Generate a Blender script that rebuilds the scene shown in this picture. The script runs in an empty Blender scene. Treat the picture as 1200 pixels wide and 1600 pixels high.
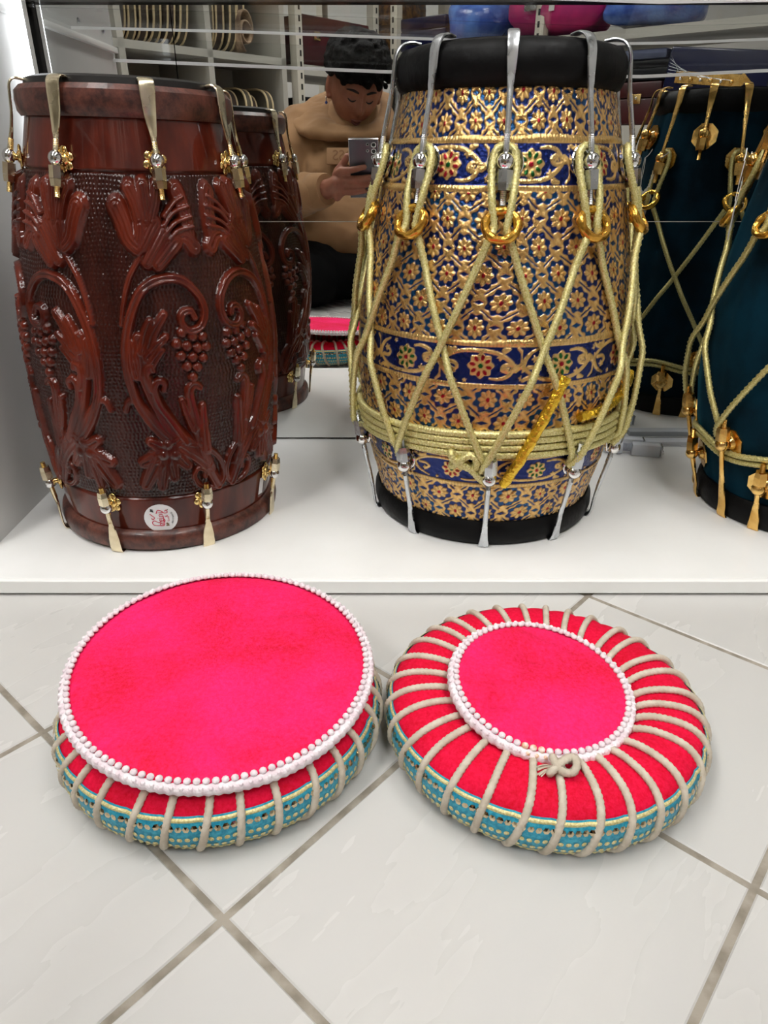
import bpy, bmesh, math, random
import numpy as np
from mathutils import Vector, Matrix

random.seed(7)
rng = np.random.default_rng(7)
PI = math.pi
scene = bpy.context.scene
COL = scene.collection

# ------------------------------------------------------------------ camera
SHELF_Z = 0.018                       # top of the white display board above the tiled floor
cam_data = bpy.data.cameras.new('camera')
cam = bpy.data.objects.new('camera', cam_data)
COL.objects.link(cam)
cam_data.sensor_fit = 'VERTICAL'
cam_data.sensor_height = 32.0
cam_data.sensor_width = 24.0
cam_data.lens = 32.0 * 1109.0 / 1600.0
cam_data.clip_start = 0.08
cam.location = (0, 0, 0.418)
cam.rotation_euler = (PI / 2 - math.atan(562.0 / 1109.0), 0, 0)
scene.camera = cam

# ------------------------------------------------------------------ world, exposure
world = bpy.data.worlds.new('world')
scene.world = world
world.use_nodes = True
world.node_tree.nodes['Background'].inputs[0].default_value = (0.9, 0.95, 1.0, 1)
world.node_tree.nodes['Background'].inputs[1].default_value = 0.3
scene.view_settings.view_transform = 'Standard'
scene.view_settings.look = 'None'
scene.view_settings.gamma = 1.0
scene.view_settings.use_curve_mapping = False
scene.view_settings.exposure = 0.0
# ceiling panels: x, y, size x, size y, strength (they hang in the shop's ceiling at 2.55 m)
PANELS = [(-0.80, 0.35, 0.5, 1.1, 15.0), (0.75, 0.25, 0.5, 1.1, 13.0), (-1.35, -1.2, 0.4, 1.1, 34.0), (0.55, -1.25, 0.4, 1.1, 28.0)]
LED_STRENGTH = 5.0


# ------------------------------------------------------------------ helpers
def L(r, g, b):
    def f(c):
        c /= 255.0
        return c / 12.92 if c <= 0.04045 else ((c + 0.055) / 1.055) ** 2.4
    return (f(r), f(g), f(b), 1.0)


def mat(name, col, rough=0.5, metal=0.0, bump=None, var=None, coat=0.0, sheen=0.0, sheen_tint=None, attr=None,
        emit=None, trans=0.0, ior=1.5, rvar=None, spec=0.5, stretch=None, grain=None):
    """bump=(scale, strength, dist) noise; var=(scale, colour2, detail); attr=name of colour attribute."""
    m = bpy.data.materials.new(name)
    m.use_nodes = True
    nt = m.node_tree
    N, K = nt.nodes, nt.links
    p = N['Principled BSDF']
    p.inputs['Base Color'].default_value = col
    p.inputs['Roughness'].default_value = rough
    p.inputs['Metallic'].default_value = metal
    p.inputs['IOR'].default_value = ior
    p.inputs['Specular IOR Level'].default_value = spec
    if coat:
        p.inputs['Coat Weight'].default_value = coat
        p.inputs['Coat Roughness'].default_value = 0.035
        p.inputs['Coat IOR'].default_value = 1.42
    if sheen:
        p.inputs['Sheen Weight'].default_value = sheen
        p.inputs['Sheen Roughness'].default_value = 0.35
        if sheen_tint:
            p.inputs['Sheen Tint'].default_value = sheen_tint
    if trans:
        p.inputs['Transmission Weight'].default_value = trans
    if emit:
        p.inputs['Emission Color'].default_value = emit[0]
        p.inputs['Emission Strength'].default_value = emit[1]
    tc = N.new('ShaderNodeTexCoord')
    src = tc.outputs['Object']
    if stretch:
        mp = N.new('ShaderNodeMapping')
        mp.inputs['Scale'].default_value = stretch
        K.new(src, mp.inputs['Vector'])
        src = mp.outputs['Vector']
    base = None
    if attr:
        a = N.new('ShaderNodeAttribute')
        a.attribute_name = attr
        base = a.outputs['Color']
        K.new(base, p.inputs['Base Color'])
    if var:
        n = N.new('ShaderNodeTexNoise')
        n.inputs['Scale'].default_value = var[0]
        n.inputs['Detail'].default_value = var[2] if len(var) > 2 else 4
        n.inputs['Roughness'].default_value = var[3] if len(var) > 3 else 0.5
        K.new(src, n.inputs['Vector'])
        r = N.new('ShaderNodeValToRGB')
        r.color_ramp.elements[0].position = 0.38
        r.color_ramp.elements[1].position = 0.62
        K.new(n.outputs['Fac'], r.inputs['Fac'])
        if attr:
            mx = N.new('ShaderNodeMix')
            mx.data_type = 'RGBA'
            mx.blend_type = 'MULTIPLY'
            mx.inputs['Factor'].default_value = 1.0
            r.color_ramp.elements[0].color = (1, 1, 1, 1)
            r.color_ramp.elements[1].color = var[1]
            K.new(base, mx.inputs['A'])
            K.new(r.outputs['Color'], mx.inputs['B'])
            K.new(mx.outputs['Result'], p.inputs['Base Color'])
        else:
            r.color_ramp.elements[0].color = col
            r.color_ramp.elements[1].color = var[1]
            K.new(r.outputs['Color'], p.inputs['Base Color'])
    if grain and p.inputs['Base Color'].is_linked:
        n = N.new('ShaderNodeTexNoise')
        n.inputs['Scale'].default_value = grain[0]
        n.inputs['Detail'].default_value = 3
        n.inputs['Roughness'].default_value = 0.7
        K.new(src, n.inputs['Vector'])
        r = N.new('ShaderNodeValToRGB')
        r.color_ramp.elements[0].position = 0.3
        r.color_ramp.elements[1].position = 0.7
        r.color_ramp.elements[0].color = grain[1]
        r.color_ramp.elements[1].color = grain[2]
        K.new(n.outputs['Fac'], r.inputs['Fac'])
        mx = N.new('ShaderNodeMix')
        mx.data_type = 'RGBA'
        mx.blend_type = 'MIX'
        mx.inputs['Factor'].default_value = grain[3]
        K.new(p.inputs['Base Color'].links[0].from_socket, mx.inputs['A'])
        K.new(r.outputs['Color'], mx.inputs['B'])
        K.new(mx.outputs['Result'], p.inputs['Base Color'])
    if rvar:
        n = N.new('ShaderNodeTexNoise')
        n.inputs['Scale'].default_value = rvar[0]
        n.inputs['Detail'].default_value = 5
        K.new(src, n.inputs['Vector'])
        r = N.new('ShaderNodeMapRange')
        r.inputs['From Min'].default_value = 0.3
        r.inputs['From Max'].default_value = 0.7
        r.inputs['To Min'].default_value = rvar[1]
        r.inputs['To Max'].default_value = rvar[2]
        K.new(n.outputs['Fac'], r.inputs['Value'])
        K.new(r.outputs['Result'], p.inputs['Roughness'])
    if bump:
        n = N.new('ShaderNodeTexNoise')
        n.inputs['Scale'].default_value = bump[0]
        n.inputs['Detail'].default_value = 4
        K.new(src, n.inputs['Vector'])
        b = N.new('ShaderNodeBump')
        b.inputs['Strength'].default_value = bump[1]
        b.inputs['Distance'].default_value = bump[2]
        K.new(n.outputs['Fac'], b.inputs['Height'])
        K.new(b.outputs['Normal'], p.inputs['Normal'])
    return m


def fast_mesh(name, V, F, smooth=True, col=None):
    V = np.asarray(V, dtype=np.float32)
    me = bpy.data.meshes.new(name)
    me.vertices.add(len(V))
    me.vertices.foreach_set('co', V.ravel())
    F = np.asarray(F, dtype=np.int32)
    k = F.shape[1]
    me.loops.add(F.size)
    me.loops.foreach_set('vertex_index', F.ravel())
    me.polygons.add(len(F))
    me.polygons.foreach_set('loop_start', np.arange(0, F.size, k, dtype=np.int32))
    me.polygons.foreach_set('use_smooth', np.full(len(F), smooth, dtype=bool))
    me.update(calc_edges=True)
    if col is not None:
        a = me.attributes.new('Col', 'FLOAT_COLOR', 'POINT')
        c = np.ones((len(V), 4), dtype=np.float32)
        c[:, :3] = col
        a.data.foreach_set('color', c.ravel())
    return me


def link(name, me, m=None, parent=None, loc=None):
    o = bpy.data.objects.new(name, me)
    COL.objects.link(o)
    if m is not None and me is not None:
        if not me.materials:
            me.materials.append(m)
    if parent is not None:
        o.parent = parent
    if loc is not None:
        o.location = loc
    return o


def tag(o, label=None, cat=None, group=None, kind=None):
    if label:
        o['label'] = label
    if cat:
        o['category'] = cat
    if group:
        o['group'] = group
    if kind:
        o['kind'] = kind
    return o


def thing(name, label, cat, loc=(0, 0, 0), group=None, rot=(0, 0, 0)):
    o = bpy.data.objects.new(name, None)
    COL.objects.link(o)
    o.empty_display_size = 0.02
    o.location = loc
    o.rotation_euler = rot
    return tag(o, label, cat, group)


class MB:
    """collects shapes into one mesh"""
    def __init__(self):
        self.v, self.f = [], []

    def add(self, V, F):
        k = len(self.v)
        self.v.extend(tuple(map(float, p)) for p in V)
        self.f.extend(tuple(i + k for i in f) for f in F)
        return self

    def box(self, c, s, rot=None, bev=0.0):
        bm = bmesh.new()
        bmesh.ops.create_cube(bm, size=1.0)
        for v in bm.verts:
            v.co = Vector((v.co.x * s[0], v.co.y * s[1], v.co.z * s[2]))
        if bev:
            bmesh.ops.bevel(bm, geom=list(bm.edges), offset=bev, segments=2, affect='EDGES', profile=0.5)
        M = Matrix.Translation(Vector(c)) @ (rot.to_4x4() if rot is not None else Matrix.Identity(4))
        bm.verts.ensure_lookup_table()
        V = [M @ v.co for v in bm.verts]
        F = [[v.index for v in f.verts] for f in bm.faces]
        bm.free()
        return self.add(V, F)

    def tube(self, path, r, n=8, cap=True, flat=None, closed=False, up=None, prof=None):
        """sweep along path; r scalar or list; flat=list of (half width, half thickness) for straps;
        prof(i, phi, s)->radius factor"""
        P = [Vector(p) for p in path]
        m = len(P)
        T = []
        for i in range(m):
            if closed:
                t = P[(i + 1) % m] - P[i - 1]
            else:
                t = P[min(i + 1, m - 1)] - P[max(i - 1, 0)]
            T.append(t.normalized() if t.length > 1e-12 else Vector((0, 0, 1)))
        a = Vector(up) if up is not None else (Vector((0, 0, 1)) if abs(T[0].z) < 0.9 else Vector((1, 0, 0)))
        nrm = (a - T[0] * a.dot(T[0])).normalized()
        V = []
        s = 0.0
        for i in range(m):
            if i:
                s += (P[i] - P[i - 1]).length
            nrm = nrm - T[i] * nrm.dot(T[i])
            if nrm.length < 1e-6:
                nrm = T[i].orthogonal()
            nrm.normalize()
            if up is not None:
                q = a - T[i] * a.dot(T[i])
                if q.length > 1e-3:
                    nrm = q.normalized()
            bn = T[i].cross(nrm)
            rr = r[i] if hasattr(r, '__len__') else r
            for k in range(n):
                ph = 2 * PI * k / n
                if flat:
                    w, h = flat[i]
                    cx, cy = math.cos(ph), math.sin(ph)
                    e = 0.5
                    x = math.copysign(abs(cx) ** e, cx) * w
                    y = math.copysign(abs(cy) ** e, cy) * h
                    V.append(P[i] + bn * x + nrm * y)
                else:
                    q = rr * (prof(i, ph, s) if prof else 1.0)
                    V.append(P[i] + (nrm * math.cos(ph) + bn * math.sin(ph)) * q)
        F = []
        for i in range(m if closed else m - 1):
            j = (i + 1) % m
            for k in range(n):
                l = (k + 1) % n
                F.append((i * n + k, j * n + k, j * n + l, i * n + l))
        if cap and not closed:
            F.append(tuple(range(n)))
            F.append(tuple((m - 1) * n + k for k in reversed(range(n))))
        return self.add(V, F)

    def lathe(self, prof, n=48, closed=False, c=(0, 0, 0), cap=False, rmod=None):
        V, F = [], []
        m = len(prof)
        for (r, z) in prof:
            for k in range(n):
                a = 2 * PI * k / n
                q = rmod(r, z, a) if rmod else (r, z)
                V.append((c[0] + q[0] * math.cos(a), c[1] + q[0] * math.sin(a), c[2] + q[1]))
        for i in range(m if closed else m - 1):
            j = (i + 1) % m
            for k in range(n):
                l = (k + 1) % n
                F.append((i * n + k, i * n + l, j * n + l, j * n + k))
        if cap:
            F.append(tuple(reversed(range(n))))
            F.append(tuple((m - 1) * n + k for k in range(n)))
        return self.add(V, F)

    def sphere(self, c, r, nu=12, nv=8, M=None):
        r = (r, r, r) if not hasattr(r, '__len__') else r
        V = [(0, 0, 1.0)]
        for j in range(1, nv):
            t = PI * j / nv
            for i in range(nu):
                p = 2 * PI * i / nu
                V.append((math.sin(t) * math.cos(p), math.sin(t) * math.sin(p), math.cos(t)))
        V.append((0, 0, -1.0))
        F = []
        for i in range(nu):
            F.append((0, 1 + i, 1 + (i + 1) % nu))
        for j in range(nv - 2):
            for i in range(nu):
                a, b = 1 + j * nu + i, 1 + j * nu + (i + 1) % nu
                F.append((a, a + nu, b + nu, b))
        e = len(V) - 1
        for i in range(nu):
            F.append((e, 1 + (nv - 2) * nu + (i + 1) % nu, 1 + (nv - 2) * nu + i))
        W = []
        for v in V:
            q = Vector((v[0] * r[0], v[1] * r[1], v[2] * r[2]))
            if M is not None:
                q = M @ q
            W.append(q + Vector(c))
        return self.add(W, F)

    def cyl(self, p0, p1, r0, r1=None, n=12, rot=0.0):
        p0, p1 = Vector(p0), Vector(p1)
        r1 = r0 if r1 is None else r1
        t = (p1 - p0).normalized()
        a = t.orthogonal().normalized()
        b = t.cross(a)
        V = []
        for p, r in ((p0, r0), (p1, r1)):
            for k in range(n):
                ph = 2 * PI * k / n + rot
                V.append(p + (a * math.cos(ph) + b * math.sin(ph)) * r)
        F = [(k, (k + 1) % n, n + (k + 1) % n, n + k) for k in range(n)]
        F.append(tuple(reversed(range(n))))
        F.append(tuple(range(n, 2 * n)))
        return self.add(V, F)

    def poly(self, pts, th, M):
        """extruded flat outline (convex or simple), pts 2D, thickness th along local z, M 4x4"""
        n = len(pts)
        V = [M @ Vector((p[0], p[1], 0)) for p in pts] + [M @ Vector((p[0], p[1], th)) for p in pts]
        F = [tuple(reversed(range(n))), tuple(range(n, 2 * n))]
        F += [(k, (k + 1) % n, n + (k + 1) % n, n + k) for k in range(n)]
        return self.add(V, F)

    def mesh(self, name, smooth=True, auto=True):
        me = bpy.data.meshes.new(name)
        me.from_pydata(self.v, [], self.f)
        me.update()
        if smooth:
            me.polygons.foreach_set('use_smooth', [True] * len(me.polygons))
            if auto:
                bm = bmesh.new()
                bm.from_mesh(me)
                for e in bm.edges:
                    if len(e.link_faces) == 2 and e.calc_face_angle(0) > math.radians(38):
                        e.smooth = False
                bm.to_mesh(me)
                bm.free()
        return me

    def build(self, name, m, parent=None, smooth=True, loc=None, auto=True):
        return link(name, self.mesh(name, smooth, auto), m, parent, loc)


def curve_text(body, size, extrude=0.0):
    """text as a plain mesh lying in its own xy plane, centred"""
    cu = bpy.data.curves.new('lettering', 'FONT')
    cu.body = body
    cu.size = size
    cu.extrude = extrude
    cu.align_x = 'CENTER'
    cu.align_y = 'CENTER'
    cu.resolution_u = 3
    o = bpy.data.objects.new('lettering', cu)
    COL.objects.link(o)
    dg = bpy.context.evaluated_depsgraph_get()
    me = bpy.data.meshes.new_from_object(o.evaluated_get(dg))
    V = np.array([v.co[:] for v in me.vertices]) if len(me.vertices) else np.zeros((0, 3))
    F = [tuple(p.vertices) for p in me.polygons]
    bpy.data.objects.remove(o)
    bpy.data.curves.remove(cu)
    bpy.data.meshes.remove(me)
    return V, F


def smooth_path(pts, k=6):
    """Catmull-Rom through the points"""
    P = np.array(pts, float)
    Q = np.vstack([2 * P[0] - P[1], P, 2 * P[-1] - P[-2]])
    out = []
    for i in range(1, len(Q) - 2):
        p0, p1, p2, p3 = Q[i - 1], Q[i], Q[i + 1], Q[i + 2]
        for t in np.linspace(0, 1, k, endpoint=False):
            out.append(0.5 * ((2 * p1) + (-p0 + p2) * t + (2 * p0 - 5 * p1 + 4 * p2 - p3) * t * t
                              + (-p0 + 3 * p1 - 3 * p2 + p3) * t ** 3))
    out.append(P[-1])
    return np.array(out)


# ------------------------------------------------------------------ materials
M_TILE = mat('glazed_tile', L(232, 231, 229), 0.22, var=(5.0, L(243, 243, 243), 6), stretch=(1, 4, 1), rvar=(9, 0.16, 0.34))
M_GROUT = mat('grout', L(158, 150, 138), 0.9, var=(60, L(128, 120, 108), 4), bump=(300, 0.3, 0.001))
M_WHITE_BOARD = mat('white_melamine', L(238, 238, 237), 0.24, var=(9, L(233, 233, 231), 5))
M_EDGE = mat('white_edge_trim', L(243, 243, 241), 0.35)
M_SIDE = mat('white_side_panel', L(205, 205, 203), 0.38, rvar=(20, 0.3, 0.5))
M_RAIL = mat('grey_back_rail', L(146, 143, 138), 0.5)
M_DARKEDGE = mat('dark_joint', L(32, 30, 28), 0.6)
M_MIRROR = mat('mirror_silver', (0.74, 0.75, 0.74, 1), 0.0, 1.0)
M_WALL = mat('painted_wall', L(186, 184, 180), 0.7, bump=(120, 0.1, 0.001))
M_CEIL = mat('painted_ceiling', L(150, 150, 148), 0.8, bump=(80, 0.1, 0.001))
M_SHELFWHITE = mat('white_laminate', L(178, 175, 166), 0.5)
M_LAMP = mat('lamp_diffuser', (1, 1, 1, 1), 0.5, emit=((1.0, 0.985, 0.96, 1), 1.0))
M_BRASS = mat('polished_brass', (0.83, 0.60, 0.24, 1), 0.16, 1.0, bump=(140, 0.12, 0.0006), rvar=(90, 0.1, 0.28))
M_PALEBRASS = mat('worn_pale_brass', (0.86, 0.76, 0.55, 1), 0.24, 1.0, bump=(70, 0.06, 0.0005), rvar=(60, 0.16, 0.34), var=(45, (0.66, 0.56, 0.38, 1), 4))
M_GOLDHW = mat('old_gold_brass', (0.86, 0.56, 0.19, 1), 0.2, 1.0, bump=(60, 0.06, 0.0006), rvar=(60, 0.14, 0.34), var=(40, (0.66, 0.38, 0.10, 1), 4))
M_CHROME = mat('chrome', (0.75, 0.74, 0.73, 1), 0.06, 1.0)
M_STEEL = mat('brushed_steel', (0.58, 0.60, 0.62, 1), 0.26, 1.0, bump=(60, 0.04, 0.0004), rvar=(50, 0.2, 0.36))
M_BLACKLEATHER = mat('black_leather', L(9, 9, 10), 0.5, bump=(170, 0.35, 0.0012), rvar=(40, 0.4, 0.6), spec=0.16)
M_BROWNLEATHER = mat('worn_brown_leather', L(46, 20, 18), 0.42, bump=(130, 0.4, 0.001), var=(60, L(104, 58, 46), 9, 0.7), coat=0.2)
M_SKINHIDE = mat('dark_drum_skin', L(22, 19, 18), 0.4, bump=(80, 0.2, 0.001))
M_WOOD = mat('carved_lacquered_wood', (1, 1, 1, 1), 0.4, attr='Col', var=(26, (0.42, 0.32, 0.28, 1), 7), coat=0.95, spec=0.08, bump=(150, 0.14, 0.001), stretch=(1.6, 1.6, 0.35))
M_FOIL = mat('embossed_foil', (1, 1, 1, 1), 0.27, 0.76, attr='Col', bump=(330, 0.55, 0.0011), rvar=(60, 0.2, 0.42), coat=0.25)
M_TEAL = mat('teal_velvet', L(2, 42, 58), 0.85, sheen=0.22, sheen_tint=L(10, 120, 145), spec=0.1, var=(9, L(1, 20, 30), 6, 0.6), bump=(500, 0.3, 0.0006))
M_COVER = mat('pink_velvet', L(214, 0, 34), 0.8, sheen=0.10, sheen_tint=L(255, 90, 160), var=(10, L(250, 30, 112), 8, 0.62), bump=(700, 0.6, 0.0012), spec=0.2, grain=(330, L(214, 0, 40), L(252, 58, 128), 0.40))
M_RED = mat('crimson_velvet', L(200, 0, 26), 0.8, sheen=0.12, sheen_tint=L(255, 50, 120), spec=0.15, var=(18, L(224, 2, 50), 8, 0.66), grain=(330, L(176, 0, 24), L(240, 40, 96), 0.35), bump=(900, 0.4, 0.0008))
M_LACE = mat('white_lace', L(236, 228, 232), 0.75, var=(160, L(222, 205, 212), 4), bump=(700, 0.6, 0.001))
M_STAIN = mat('stained_lace', L(214, 160, 110), 0.8, var=(220, L(238, 222, 214), 3), bump=(700, 0.5, 0.001))
M_ROPE = mat('cotton_rope', L(206, 196, 180), 0.85, var=(120, L(190, 178, 160), 5), bump=(900, 0.5, 0.0008))
M_TURQ = mat('turquoise_ribbon', L(24, 140, 172), 0.5, var=(380, L(58, 170, 196), 2), bump=(1100, 0.6, 0.0006), sheen=0.2)
M_GOLDTHREAD = mat('gold_thread', L(196, 184, 120), 0.4, 0.35, bump=(1400, 0.7, 0.0006), var=(700, L(226, 218, 166), 3))
M_SEQUIN = mat('sequin', (0.62, 0.52, 0.34, 1), 0.12, 1.0)
M_BLACKTHREAD = mat('black_lining', L(14, 12, 14), 0.8)
M_GOLDFOIL = mat('gold_foil_tape', (0.86, 0.56, 0.05, 1), 0.2, 0.9, bump=(260, 0.9, 0.002))
M_STICKER = mat('paper_sticker', L(226, 224, 226), 0.45)
M_INKRED = mat('red_ink', L(196, 30, 70), 0.5)
M_INKBLACK = mat('black_ink', L(40, 40, 44), 0.5)
M_INKGREEN = mat('green_ink', L(60, 110, 70), 0.5)
M_INKBROWN = mat('brown_ink', L(120, 92, 62), 0.5)
M_TAG = mat('card_tag', L(205, 203, 200), 0.7)
M_STRING = mat('white_string', L(225, 225, 225), 0.8)


def braid_mat(name, c1, c2, metal=0.3):
    """braided cord: UV.x along the cord (metres), UV.y round it"""
    m = bpy.data.materials.new(name)
    m.use_nodes = True
    nt = m.node_tree
    N, K = nt.nodes, nt.links
    p = N['Principled BSDF']
    p.inputs['Roughness'].default_value = 0.36
    p.inputs['Metallic'].default_value = metal
    n = N.new('ShaderNodeTexNoise')
    n.inputs['Scale'].default_value = 700
    n.inputs['Detail'].default_value = 3
    tc = N.new('ShaderNodeTexCoord')
    K.new(tc.outputs['Object'], n.inputs['Vector'])
    r = N.new('ShaderNodeValToRGB')
    r.color_ramp.elements[0].position = 0.35
    r.color_ramp.elements[1].position = 0.65
    r.color_ramp.elements[0].color = c1
    r.color_ramp.elements[1].color = c2
    K.new(n.outputs['Fac'], r.inputs['Fac'])
    K.new(r.outputs['Color'], p.inputs['Base Color'])
    b = N.new('ShaderNodeBump')
    b.inputs['Strength'].default_value = 0.35
    b.inputs['Distance'].default_value = 0.0006
    K.new(n.outputs['Fac'], b.inputs['Height'])
    K.new(b.outputs['Normal'], p.inputs['Normal'])
    return m


M_CORD = braid_mat('gold_braided_cord', L(192, 180, 98), L(236, 228, 172), 0.4)
M_CORDDARK = braid_mat('olive_gold_braided_cord', L(170, 158, 84), L(220, 210, 150), 0.4)


def braid(period, k=5):
    """radius factor of a braided cord: two counter-rotating sets of strands"""
    def f(i, ph, s):
        t = 2 * PI * s / period
        a = math.cos(k * ph - t)
        b = math.cos(k * ph + t)
        return 0.88 + 0.2 * max(a, b)
    return f


def twist(period):
    """three-strand laid rope"""
    def f(i, ph, s):
        return 0.80 + 0.26 * abs(math.cos(1.5 * (ph - 2 * PI * s / period)))
    return f


def resample(P, step):
    P = np.asarray(P, float)
    d = np.r_[0, np.cumsum(np.linalg.norm(np.diff(P, axis=0), axis=1))]
    n = max(3, int(d[-1] / step) + 1)
    t = np.linspace(0, d[-1], n)
    return np.c_[[np.interp(t, d, P[:, k]) for k in range(3)]].T

# ------------------------------------------------------------------ tile material: soft marble veining, different on each tile
def tile_material():
    m = bpy.data.materials.new('marbled_tile')
    m.use_nodes = True
    nt = m.node_tree
    N, K = nt.nodes, nt.links
    p = N['Principled BSDF']
    tc = N.new('ShaderNodeTexCoord')
    oi = N.new('ShaderNodeObjectInfo')
    mu = N.new('ShaderNodeMath')
    mu.operation = 'MULTIPLY'
    mu.inputs[1].default_value = 37.0
    K.new(oi.outputs['Random'], mu.inputs[0])
    mp = N.new('ShaderNodeMapping')
    mp.inputs['Rotation'].default_value = (0, 0, 0.5)
    mp.inputs['Scale'].default_value = (1.0, 4.5, 1.0)
    K.new(tc.outputs['Object'], mp.inputs['Vector'])
    n = N.new('ShaderNodeTexNoise')
    n.noise_dimensions = '4D'
    n.inputs['Scale'].default_value = 5.0
    n.inputs['Detail'].default_value = 4
    n.inputs['Distortion'].default_value = 0.25
    K.new(mp.outputs['Vector'], n.inputs['Vector'])
    K.new(mu.outputs[0], n.inputs['W'])
    r = N.new('ShaderNodeValToRGB')
    r.color_ramp.elements[0].position = 0.22
    r.color_ramp.elements[0].color = L(195, 194, 192)
    r.color_ramp.elements[1].position = 0.72
    r.color_ramp.elements[1].color = L(199, 197, 194)
    K.new(n.outputs['Fac'], r.inputs['Fac'])
    K.new(r.outputs['Color'], p.inputs['Base Color'])
    rr = N.new('ShaderNodeMapRange')
    rr.inputs['To Min'].default_value = 0.2
    rr.inputs['To Max'].default_value = 0.34
    K.new(n.outputs['Fac'], rr.inputs['Value'])
    K.new(rr.outputs['Result'], p.inputs['Roughness'])
    return m


M_TILE2 = tile_material()

# ------------------------------------------------------------------ the shop: floor, walls, ceiling
X0, X1, Y0, Y1, ZC = -2.3, 2.4, -2.9, 1.12, 2.6
floor = MB().box(((X0 + X1) / 2, (Y0 + Y1) / 2, -0.021), (X1 - X0, Y1 - Y0, 0.04)).build('floor', M_GROUT, smooth=False)
tag(floor, kind='structure')
TS, GR = 0.237, 0.0046
tile_mb = MB()
h = (TS - GR) / 2
b_ = 0.0012
tile_mb.add([(-h, -h, -0.006), (h, -h, -0.006), (h, h, -0.006), (-h, h, -0.006),
             (-h, -h, -b_), (h, -h, -b_), (h, h, -b_), (-h, h, -b_),
             (-h + b_, -h + b_, 0), (h - b_, -h + b_, 0), (h - b_, h - b_, 0), (-h + b_, h - b_, 0)],
            [(0, 1, 5, 4), (1, 2, 6, 5), (2, 3, 7, 6), (3, 0, 4, 7), (4, 5, 9, 8), (5, 6, 10, 9), (6, 7, 11, 10), (7, 4, 8, 11), (8, 9, 10, 11)])
tile_me = tile_mb.mesh('tile', smooth=False)
TA = math.radians(48.5)
E1 = Vector((math.cos(TA), math.sin(TA)))
E2 = Vector((-math.sin(TA), math.cos(TA)))
TO = Vector((-0.0985, 0.2748))
n_t = 0
for i in range(-14, 10):
    for j in range(-12, 12):
        c = TO + E1 * (i + 0.5) * TS + E2 * (j + 0.5) * TS
        if -1.25 < c.x < 1.5 and -1.9 < c.y < 0.76 and n_t < 290:
            o = link('tile', tile_me, M_TILE2, floor, (c.x, c.y, 0))
            o.rotation_euler = (0, 0, TA)
            n_t += 1

for nm, c, s in (('wall_front', ((X0 + X1) / 2, Y1 + 0.05, ZC / 2), (X1 - X0, 0.1, ZC)),
                 ('wall_back', ((X0 + X1) / 2, Y0 - 0.05, ZC / 2), (X1 - X0, 0.1, ZC)),
                 ('wall_left', (X0 - 0.05, (Y0 + Y1) / 2, ZC / 2), (0.1, Y1 - Y0, ZC)),
                 ('wall_right', (X1 + 0.05, (Y0 + Y1) / 2, ZC / 2), (0.1, Y1 - Y0, ZC))):
    tag(MB().box(c, s).build(nm, M_WALL, smooth=False), kind='structure')
tag(MB().box(((X0 + X1) / 2, (Y0 + Y1) / 2, ZC + 0.05), (X1 - X0, Y1 - Y0, 0.1)).build('ceiling', M_CEIL, smooth=False), kind='structure')

for k, (px, py, sx, sy, st) in enumerate(PANELS):
    t = thing('ceiling_light', ('white ceiling light panel over the left end of the cabinet', 'white ceiling light panel over the right end of the cabinet', 'white ceiling light panel over the cubby shelf aisle', 'white ceiling light panel over the right rack aisle')[k], 'light', (px, py, ZC), 'ceiling light panels')
    fr = MB()
    for dx, dy, wx, wy in ((sx / 2, 0, 0.02, sy + 0.02), (-sx / 2, 0, 0.02, sy + 0.02), (0, sy / 2, sx, 0.02), (0, -sy / 2, sx, 0.02)):
        fr.box((dx, dy, -0.02), (wx, wy, 0.04))
    fr.build('frame', M_EDGE, t, smooth=False)
    d = MB().box((0, 0, -0.02), (sx - 0.025, sy - 0.025, 0.02)).build('diffuser', None, t, smooth=False)
    d.data.materials.append(mat('panel_diffuser', (1, 1, 1, 1), 0.5, emit=((1.0, 0.985, 0.955, 1), st)))

# ------------------------------------------------------------------ display cabinet: board, sides, back rail, mirrors
DM = 1.04
SX0, SX1 = -0.442, 0.98
FRONT = 0.632
cab = thing('display_cabinet', 'low white display cabinet with a mirrored back under the drums', 'cabinet', (0.2, 0.85, 0))


def cpart(name, mb, m, smooth=False):
    o = mb.build(name, m, cab, smooth=smooth)
    o.location = (-0.2, -0.85, 0)
    return o


cpart('base_board', MB().box(((SX0 + SX1) / 2, (FRONT + 0.003 + 1.075) / 2, 0.0105), (SX1 - SX0, 1.075 - FRONT - 0.003, 0.015), bev=0.0006), M_WHITE_BOARD)
cpart('front_trim', MB().box(((SX0 + SX1) / 2, FRONT, 0.0105), (SX1 - SX0 + 0.02, 0.006, 0.0152), bev=0.001), M_EDGE)
cpart('plinth', MB().box(((SX0 + SX1) / 2, 0.87, 0.0015), (SX1 - SX0, 0.36, 0.003)), M_DARKEDGE)
cpart('side_panel', MB().box((SX0 - 0.009, 0.88, 0.5), (0.018, 0.36, 0.998), bev=0.001), M_SIDE)
cpart('side_panel', MB().box((SX1 + 0.009, 0.85, 0.5), (0.018, 0.45, 0.998), bev=0.001), M_SIDE)
MTOP = 0.577
MXL = SX0 + 0.021
g = 0.0012
cpart('mirror_panel', MB().box(((MXL + SX1) / 2, DM + 0.003, (SHELF_Z + 0.003 + 0.334) / 2), (SX1 - MXL, 0.006, 0.334 - SHELF_Z - 0.003 - g)), M_MIRROR)
SEAM = -0.2585
cpart('mirror_joint', MB().box(((MXL + SX1) / 2, DM + 0.0035, 0.334), (SX1 - MXL, 0.0055, 2 * g)), M_SHELFWHITE)
cpart('mirror_panel', MB().box(((MXL + SEAM) / 2, DM + 0.003, (0.334 + MTOP) / 2), (SEAM - MXL - g, 0.006, MTOP - 0.334 - g)), M_MIRROR)
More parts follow.
